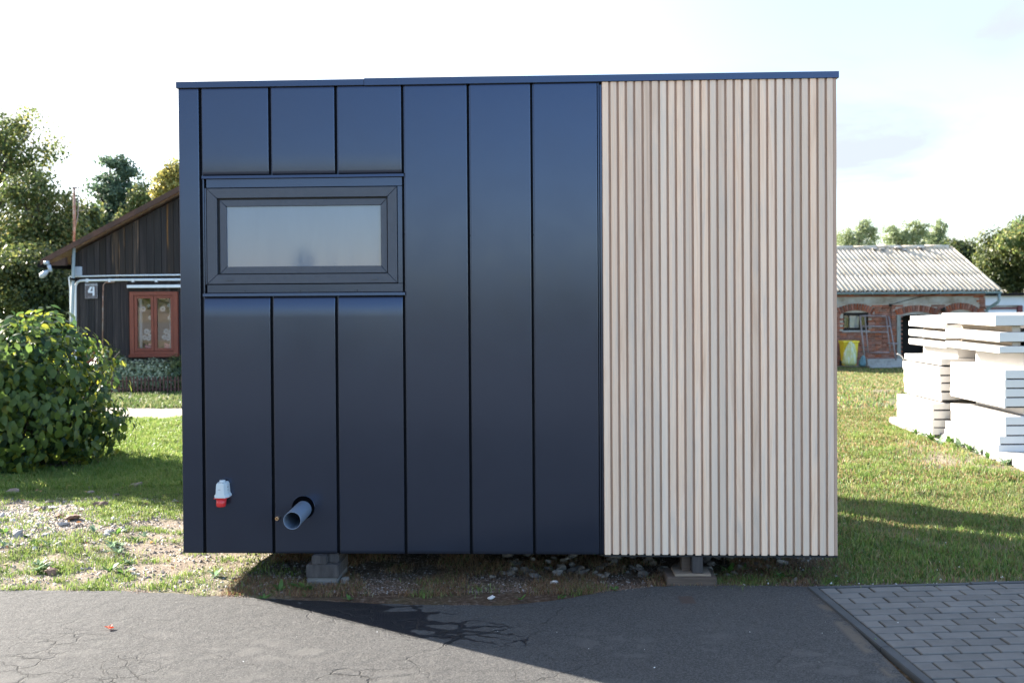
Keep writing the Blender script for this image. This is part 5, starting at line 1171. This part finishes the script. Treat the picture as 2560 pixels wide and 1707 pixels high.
# gutter, downpipe
gzz = ev - bz - .07
mb = MB(); n_ = 8; r_ = .075
for xx in (bx0 - OB.x, ex1 + .03 - OB.x):
    mb.v += [(xx, -.36 + r_ * math.cos(math.pi + math.pi * k_ / n_), gzz + .02 + r_ * math.sin(math.pi + math.pi * k_ / n_)) for k_ in range(n_ + 1)]
mb.f += [(k_, k_ + 1, n_ + 2 + k_, n_ + 1 + k_) for k_ in range(n_)]; mb.sm += [True] * n_; o = mb.build('gutter', GUTTER, bh); o.modifiers.new('wall', 'SOLIDIFY').thickness = .008
x = ex1 - OB.x - .6
while x > -6: MB().box(x, x + .03, -.445, -.28, gzz - .06, gzz + .03).build('gutter_bracket', GUTTER, bh); x -= .85
dpx = ex1 - .06 - OB.x; MB().tube([(dpx, -.36, gzz - .05), (dpx, -.36, gzz - .30), (dpx - .04, -.34, gzz - .38), (bx1 - OB.x + .05, -.1, gzz - .62), (bx1 - OB.x + .02, -.07, gzz - .72), (bx1 - OB.x + .02, -.07, 0)], .055, 10).build('downpipe', GUTTER, bh)
mb = MB(); pts_ = [bp(2226, 762), bp(2260, 752), bp(2300, 742), bp(2340, 736)]; mb.tube([(p.x - OB.x, -.05, p.z - OB.z) for p in pts_], .012, 5); mb.tube([(bp(2226, 762).x - OB.x, -.05, bp(2226, 762).z - OB.z), (bp(2228, 830).x - OB.x, -.05, bp(2228, 830).z - OB.z)], .012, 5); mb.build('cable', GARDARK, bh)
c_ = bp(2225, 763); MB().box(c_.x - .04 - OB.x, c_.x + .04 - OB.x, -.08, -.03, c_.z - .05 - OB.z, c_.z + .05 - OB.z).build('junction_box', GARDARK, bh)
c_ = bp(2358, 771); MB().tube([(c_.x - OB.x, -.02, c_.z - OB.z), (c_.x - OB.x - .05, -.2, c_.z - OB.z), (c_.x - OB.x - .1, -.22, c_.z - .1 - OB.z)], [.03, .05, .09], 8).build('wall_lamp', GARDARK, bh)
# leaning steel frames
def fp_(px, py, lean=0.0, Z=YB): z_ = at(px, py, YB - .4); hgt = (z_.z - bz) / 1.7; q = at(px, py, YB - .75 + .6 * hgt); return q
lf_ = empty('steel_frame', (fp_(2165, 915).x, YB - .75, bz), 0, 'rusty tubular ladder frame leaning against the brick wall, the wider outer one', 'frame')
def F2(o_, px, py): q = fp_(px, py); return q - Vector(o_.location)
mb = MB()
for a_, b_ in (((2150, 790), (2163, 912)), ((2153, 816), (2226, 816)), ((2150, 790), (2176, 789)), ((2222, 790), (2240, 900)), ((2219, 858), (2246, 859))): MB.tube(mb, [F2(lf_, *a_), F2(lf_, *b_)], .03, 8)
mb.build('tubes', STEELPIPE, lf_)
lf2 = empty('steel_frame', (fp_(2190, 880).x, YB - .8, bz), 0, 'narrower tubular frame with bottom rail, leaning inside the outer one', 'frame')
mb = MB()
for a_, b_ in (((2161, 792), (2169, 880)), ((2214, 792), (2224, 878)), ((2170, 881), (2222, 881)), ((2163, 790), (2214, 790)), ((2165, 830), (2218, 830))): MB.tube(mb, [F2(lf2, *a_) + Vector((0, -.06, 0)), F2(lf2, *b_) + Vector((0, -.06, 0))], .022, 8)
mb.build('tubes', STEELPIPE, lf2)
# bin, sacks
yb_ = YB - .9; q0 = at(2108, 916, yb_); q1 = at(2145, 852, yb_); wb_ = q1.x - q0.x; hb = q1.z - q0.z; gb = gz((q0.x + q1.x) / 2, yb_)
bn = empty('wheelie_bin', ((q0.x + q1.x) / 2, yb_, q0.z), 0, 'yellow wheelie bin standing at the brick wall under the window', 'bin')
w2 = wb_ / 2
MB().hexa([(-w2 * .78, 0, .03), (w2 * .78, 0, .03), (w2 * .78, .4, .03), (-w2 * .78, .4, .03), (-w2 * .98, -.05, hb * .92), (w2 * .98, -.05, hb * .92), (w2 * .98, .45, hb * .92), (-w2 * .98, .45, hb * .92)]).build('body', YELLOW, bn, .01, 1)
MB().box(-w2 * 1.08, w2 * 1.12, -.08, .48, hb * .925, hb).build('lid', YELLOW, bn, .015, 1)
for s_ in (-1, 1): MB().tube([(s_ * w2 * .8 - .03, .4, .1), (s_ * w2 * .8 + .03, .4, .1)], .1, 12).build('wheel', GASKET, bn)
MB().tube([(-w2, .5, hb * .9), (w2, .5, hb * .9)], .015, 8).build('handle', YELLOW, bn)
def sack(name, loc, r, h, m_, label):
    bm = bmesh.new(); bmesh.ops.create_icosphere(bm, subdivisions=3, radius=1)
    for v_ in bm.verts:
        n_ = mnoise.noise(v_.co * 2 + Vector(loc)) * .25; up_ = max(0, v_.co.z); hz_ = v_.co.z * .5 + .5; sq = max(.0, 1 - v_.co.z ** 6) ** .5; ang_ = math.atan2(v_.co.y, v_.co.x); rr_ = r * (1.05 - .7 * hz_ ** 1.5) * sq * (1 + n_ + .12 * math.sin(ang_ * 5 + hz_ * 4)); v_.co = Vector((rr_ * math.cos(ang_) + .05 * (hz_ - .3), rr_ * .55 * math.sin(ang_), hz_ * h))
    me_ = bpy.data.meshes.new(name); bm.to_mesh(me_); bm.free(); me_.materials.append(m_); me_.polygons.foreach_set('use_smooth', [True] * len(me_.polygons)); return tag(link(name, me_, None, loc), label, 'sack')
q = at(2127, 916, yb_ - .22); sack('plastic_sack', (q.x - .03, yb_ - .22, q.z + .01), .27, .92, BAG, 'pale translucent yellow sack leaning against the front of the wheelie bin')
q = at(2156, 916, yb_ - .1); sack('plastic_sack', (q.x, yb_ - .1, q.z), .15, .42, BLUEBAG, 'blue green sack on the ground between bin and leaning frames')
# white garage to the right
q0 = at(2463, 800, 42.5); gr = empty('white_garage', (q0.x, 42.5, bz), 0, 'white sheet garage with dark red posts behind the brick outbuilding', 'garage')
tz_ = at(2500, 735, 42.5).z - bz
def GB(x0, x1, y0, y1, z0, z1, nm, m_): return MB().box(x0, x1, y0, y1, z0, z1).build(nm, m_, gr)
kx = 42.5 / FOC; py2z = lambda py: at(2500, py, 42.5).z - bz; px2x = lambda px: at(px, 760, 42.5).x - q0.x
GB(-1.5, 5, .1, 6, 0, tz_ - .05, 'wall', WHITEWALL); GB(-1.5, 5, -.3, 6.2, tz_ - .05, tz_ + .03, 'roof', METAL_IN); GB(-1.5, 5, -.02, .09, py2z(739), tz_ - .06, 'fascia', DARKRED)
GB(-1.5, px2x(2556), 0, .09, py2z(763), py2z(741), 'sheet', WHITEWALL); GB(-1.5, px2x(2545), .0, .08, py2z(768), py2z(764), 'rail', PLASTER); GB(-1.5, px2x(2543), -.01, .09, py2z(773), py2z(769), 'rail', DARKRED)
GB(-1.5, px2x(2542), .02, .09, 0, py2z(774), 'sheet', WHITEWALL); GB(px2x(2544), px2x(2556), -.03, .09, 0, py2z(764), 'post', DARKRED); GB(px2x(2558), 5, .01, .09, 0, py2z(766), 'sheet', WHITEWALL)

# ------------------------------------------------------------------ piles of white panels
fd = tag(MB().box(5.11, 12.5, 9.75, 13.5, -.1, .085).build('foundation_slab', CONC, None, .012, 2), 'low pale concrete slab carrying the white panel piles', 'concrete slab')
def panel_thing(x0, x1, y0, y1, z0, h, label, lip=.016, bend=0, group=None, grip=True):
    root = empty('insulated_panel', (x0, y0, z0), 0, label, 'panel', group)
    L_ = x1 - x0; Wd = y1 - y0; n_ = 12; mb = MB(); vs_ = []
    for k_ in range(n_ + 1):
        x_ = L_ * k_ / n_; d_ = bend * (1 - k_ / n_ * 3) ** 2 if k_ / n_ < .333 else 0
        vs_ += [(x_, 0, lip - d_), (x_, Wd, lip - d_), (x_, Wd, h - d_), (x_, 0, h - d_)]
    fs_ = [(0, 1, 2, 3), tuple(4 * n_ + q for q in (3, 2, 1, 0))]
    for k_ in range(n_):
        a_ = 4 * k_
        for j in range(4): fs_.append((a_ + j, a_ + 4 + j, a_ + 4 + (j + 1) % 4, a_ + (j + 1) % 4))
    mb.add(vs_, fs_); me_ = mb.mesh('shell', WHITEPANEL); bm = bmesh.new(); bm.from_mesh(me_); bmesh.ops.recalc_face_normals(bm, faces=bm.faces); bmesh.ops.bevel(bm, geom=[e for e in bm.edges if e.calc_face_angle(0) > 1], offset=.0025, segments=1, affect='EDGES'); bm.to_mesh(me_); bm.free()
    link('shell', me_, root)
    MB().box(.0 + .02, L_ - .01, .012, Wd - .012, 0, lip + .001).build('core_edge', GASKETP, root)
    MB().box(.004, .021, .004, Wd - .004, 0.001, lip + .0005).build('end_edge', WHITEPANEL, root)
    return root
def zat(px, py, Y): return at(px, py, Y).z
YN = 10.5
def yz(py, Y=YN): return zat(2500, py, Y)
near_levels = [('topmost', 788, 815, 2488, .0), ('second', 831, 855, 2498, .0), ('third', 866, 883, 2498, .0), ('fourth', 925, 946, 2512, .016), ('fifth', 949, 969, 2512, .016), ('sixth', 972, 992, 2512, .016), ('seventh', 995, 1016, 2511, .016), ('eighth', 1041, 1062, 2512, .016), ('ninth', 1065, 1087, 2512, .016), ('tenth', 1090, 1109, 2498, .016), ('bottom', 1112, 1133, 2495, .016)]
lowz = yz(1133)
for i, (nm, pt, pb, pxl, lip) in enumerate(near_levels):
    zt, zb_ = yz(pt), yz(pb); xl = at(pxl, 1000, YN).x
    bendv = 0
    nxt = near_levels[i + 1][1] if i + 1 < len(near_levels) else None
    panel_thing(xl + .0, xl + 6.0, YN + random.uniform(-.003, .003), YN + 1.3, zb_ - (.016 if lip else 0) + .0, zt - zb_ + (.014 if lip else 0), '%s white insulated panel of the nearer pile' % nm if nm not in ('topmost', 'bottom') else '%s white insulated panel of the nearer pile, counted from the top' % nm, lip=max(.004, lip))
# far pile
YF = 11.9; k2 = YF / YN
def yz2(py): return zat(2340, py, YF)
far_levels = [('topmost', 787, 806, 2276, .0), ('second', 808, 822, 2272, .0), ('third', 831, 848, 2272, .0), ('fourth', 856, 871, 2272, .0), ('fifth', 897, 913, 2352, .0), ('sixth', 917, 937, 2347, .016), ('seventh', 940, 956, 2350, .016), ('eighth', 959, 977, 2350, .016), ('ninth', 981, 1000, 2352, .016), ('tenth', 1008, 1024, 2331, .016), ('eleventh', 1027, 1047, 2331, .016), ('twelfth', 1050, 1068, 2331, .016), ('bottom', 1070, 1087, 2331, .016)]
for i, (nm, pt, pb, pxl, lip) in enumerate(far_levels):
    zt, zb_ = yz2(pt), yz2(pb)
    yn = YF
    xl = at(pxl, 900, YF).x
    if i < 4: xl = at(pxl, 900, YF + 1.1).x
    panel_thing(xl, xl + 5.5, yn, yn + 1.1, zb_ - (.014 if lip else 0), zt - zb_ + (.012 if lip else 0), '%s white insulated panel of the farther pile' % nm if nm not in ('topmost', 'bottom') else '%s white insulated panel of the farther pile, counted from the top' % nm, lip=max(.004, lip), bend=.04 if i == 0 else 0)
# spacers
def spacer(x, y0, y1, z0, z1, label, m_=PURLIN, wd=.09): return tag(MB().box(x, x + wd, y0, y1, z0, z1).build('spacer_block', m_, None, .003, 1), label, 'spacer', None)
for (za, zb_, lb) in ((yz(925) + .001, yz(883) - .001, 'spacer between third and fourth panels of the nearer pile'), (yz(1041) + .001, yz(1016) - .001, 'spacer between seventh and eighth panels of the nearer pile'), (yz(1133) - .09 + .0, yz(1133) - .017, None)):
    if lb: spacer(5.45, YN + .1, YN + 1.2, za, zb_, lb, WHITEPANEL, .5)
for (a_, b_, lb) in ((815, 831, 'thin batten under the topmost panel of the nearer pile'), (855, 866, 'thin batten under the second panel of the nearer pile')): spacer(5.3, YN + .05, YN + 1.25, yz(b_) + .001, yz(a_) - .001, lb)
for (a_, b_, lb) in ((822, 831, 'thin batten under the second panel of the farther pile'), (848, 856, 'thin batten under the third panel of the farther pile'), (871, 897, 'thick spacer under the fourth panel of the farther pile'), (1000, 1008, 'spacer above the tenth panel of the farther pile')): spacer(5.35, YF + .05, YF + 1.05, yz2(b_) + .001, yz2(a_) - .001, lb, WHITEPANEL if b_ - a_ > 12 else PURLIN, .3)
spacer(5.3, YN + .05, YN + 1.2, .0855, yz(1133) - .018, 'bearer timber under the nearer pile', OLDBLOCK, .1) if yz(1133) - .018 > .09 else None
# loose strap ends
tag(MB().tube([at(2243, 884, 12.4), at(2250, 887, 12.4), at(2256, 893, 12.4), at(2259, 900, 12.4)], .006, 6).build('packing_strap', WHITEPANEL), 'curled white packing strap end on the farther pile', 'strap')
tag(MB().tube([at(2262, 972, 12.4), at(2267, 980, 12.4), at(2271, 987, 12.4)], .006, 6).build('packing_strap', WHITEPANEL), 'straight white strap end hanging at the lower farther pile', 'strap')
for i, (px_, py_, sz) in enumerate([(2290, 1085, .10), (2305, 1092, .09), (2330, 1105, .12), (2350, 1112, .10), (2380, 1110, .13), (2400, 1120, .14), (2425, 1128, .12), (2445, 1135, .10), (2470, 1145, .08), (2530, 1160, .12), (2515, 1158, .09)]):
    p_ = gnd(px_, py_); weed(min(p_.x, 5.08), p_.y, sz, 14, WEED_PALE if i % 2 else WEED, 'leafy weed growing along the foot of the concrete slab', 1.0, group='weeds along the concrete slab')
# unseen crates added behind the module to cast a shadow strip on the lawn
p_ = Vector((.15, 10.15, 0))
for k_ in range(5):
    z_ = .02 + k_ * .462; cr_ = empty('shadow_crate', (-.35, 10.27, z_), .05 * math.sin(k_ * 2.2), '%s unseen wooden crate of the stack added behind the module to shade the lawn' % ('lowest', 'second lowest', 'middle', 'second highest', 'topmost')[k_], 'crate', 'unseen crates added to cast a lawn shadow')
    MB().box(-.24, .24, -.20, .20, 0, .02).build('base', PURLIN, cr_)
    for sx_, sy_ in ((-1, -1), (1, -1), (1, 1), (-1, 1)): MB().box(sx_ * .24 - .02, sx_ * .24 + .02, sy_ * .20 - .02, sy_ * .20 + .02, .0, .455).build('corner_post', PURLIN, cr_)
    for q_ in range(5):
        za, zb_ = .025 + q_ * .087, .025 + q_ * .087 + .08
        for (a_, b_, c_, d_) in ((-.24, .24, -.233, -.221), (-.24, .24, .221, .233)): MB().box(a_, b_, c_, d_, za, zb_).build('slat', PURLIN, cr_)
        for (a_, b_, c_, d_) in ((-.273, -.261, -.2, .2), (.261, .273, -.2, .2)): MB().box(a_, b_, c_, d_, za, zb_).build('slat', PURLIN, cr_)
# tufts of fresher grass on the right lawn
tp = []
for i in range(130):
    y0_ = rng.uniform(6.3, 13); x0_ = rng.uniform(.33, .54) * y0_; m_ = rng.integers(40, 150); s_ = rng.uniform(.05, .14); tp.append(np.stack([rng.normal(x0_, s_, m_), rng.normal(y0_, s_, m_)], -1))
tp = np.concatenate(tp); tp = tp[(tp[:, 0] < 5.0) | (tp[:, 1] < 9.6)]; blades(gp(tp[:, 0], tp[:, 1]), .062, .006, [GRL], 'grass', 'taller fresh tufts in the right lawn', .8)
# dead leaves lying about
DEADL = leafmat('dead_leaf', [(.14, .07, .03), (.24, .13, .05), (.34, .24, .09)], .2)
def fx(n):
    x = np.concatenate([rng.uniform(-5, -2, n // 2), rng.uniform(2, 6, n - n // 2)]); y = rng.uniform(6.2, 12.5, n); k_ = (np.abs(x) / y > .3); return gp(x[k_], y[k_]) + np.array([0, 0, .018])
P_ = fx(260); V, F, kv_ = leaf_cloud(P_, np.array([0, 0, 1.0]) + rng.normal(0, .35, P_.shape), .035, ([(-.42, .05, 0), (.0, -.45, .05), (.42, .1, 0), (0, .6, -.08)], [(0, 1, 2, 3)]), DEADL, 'x')
tag(link('dead_leaves', npmesh('dead_leaves', V.reshape(-1, 3), F, DEADL, 4)), 'small dead leaves strewn over both lawns', 'dead leaves', None, 'stuff')
print('objects', len(bpy.data.objects))
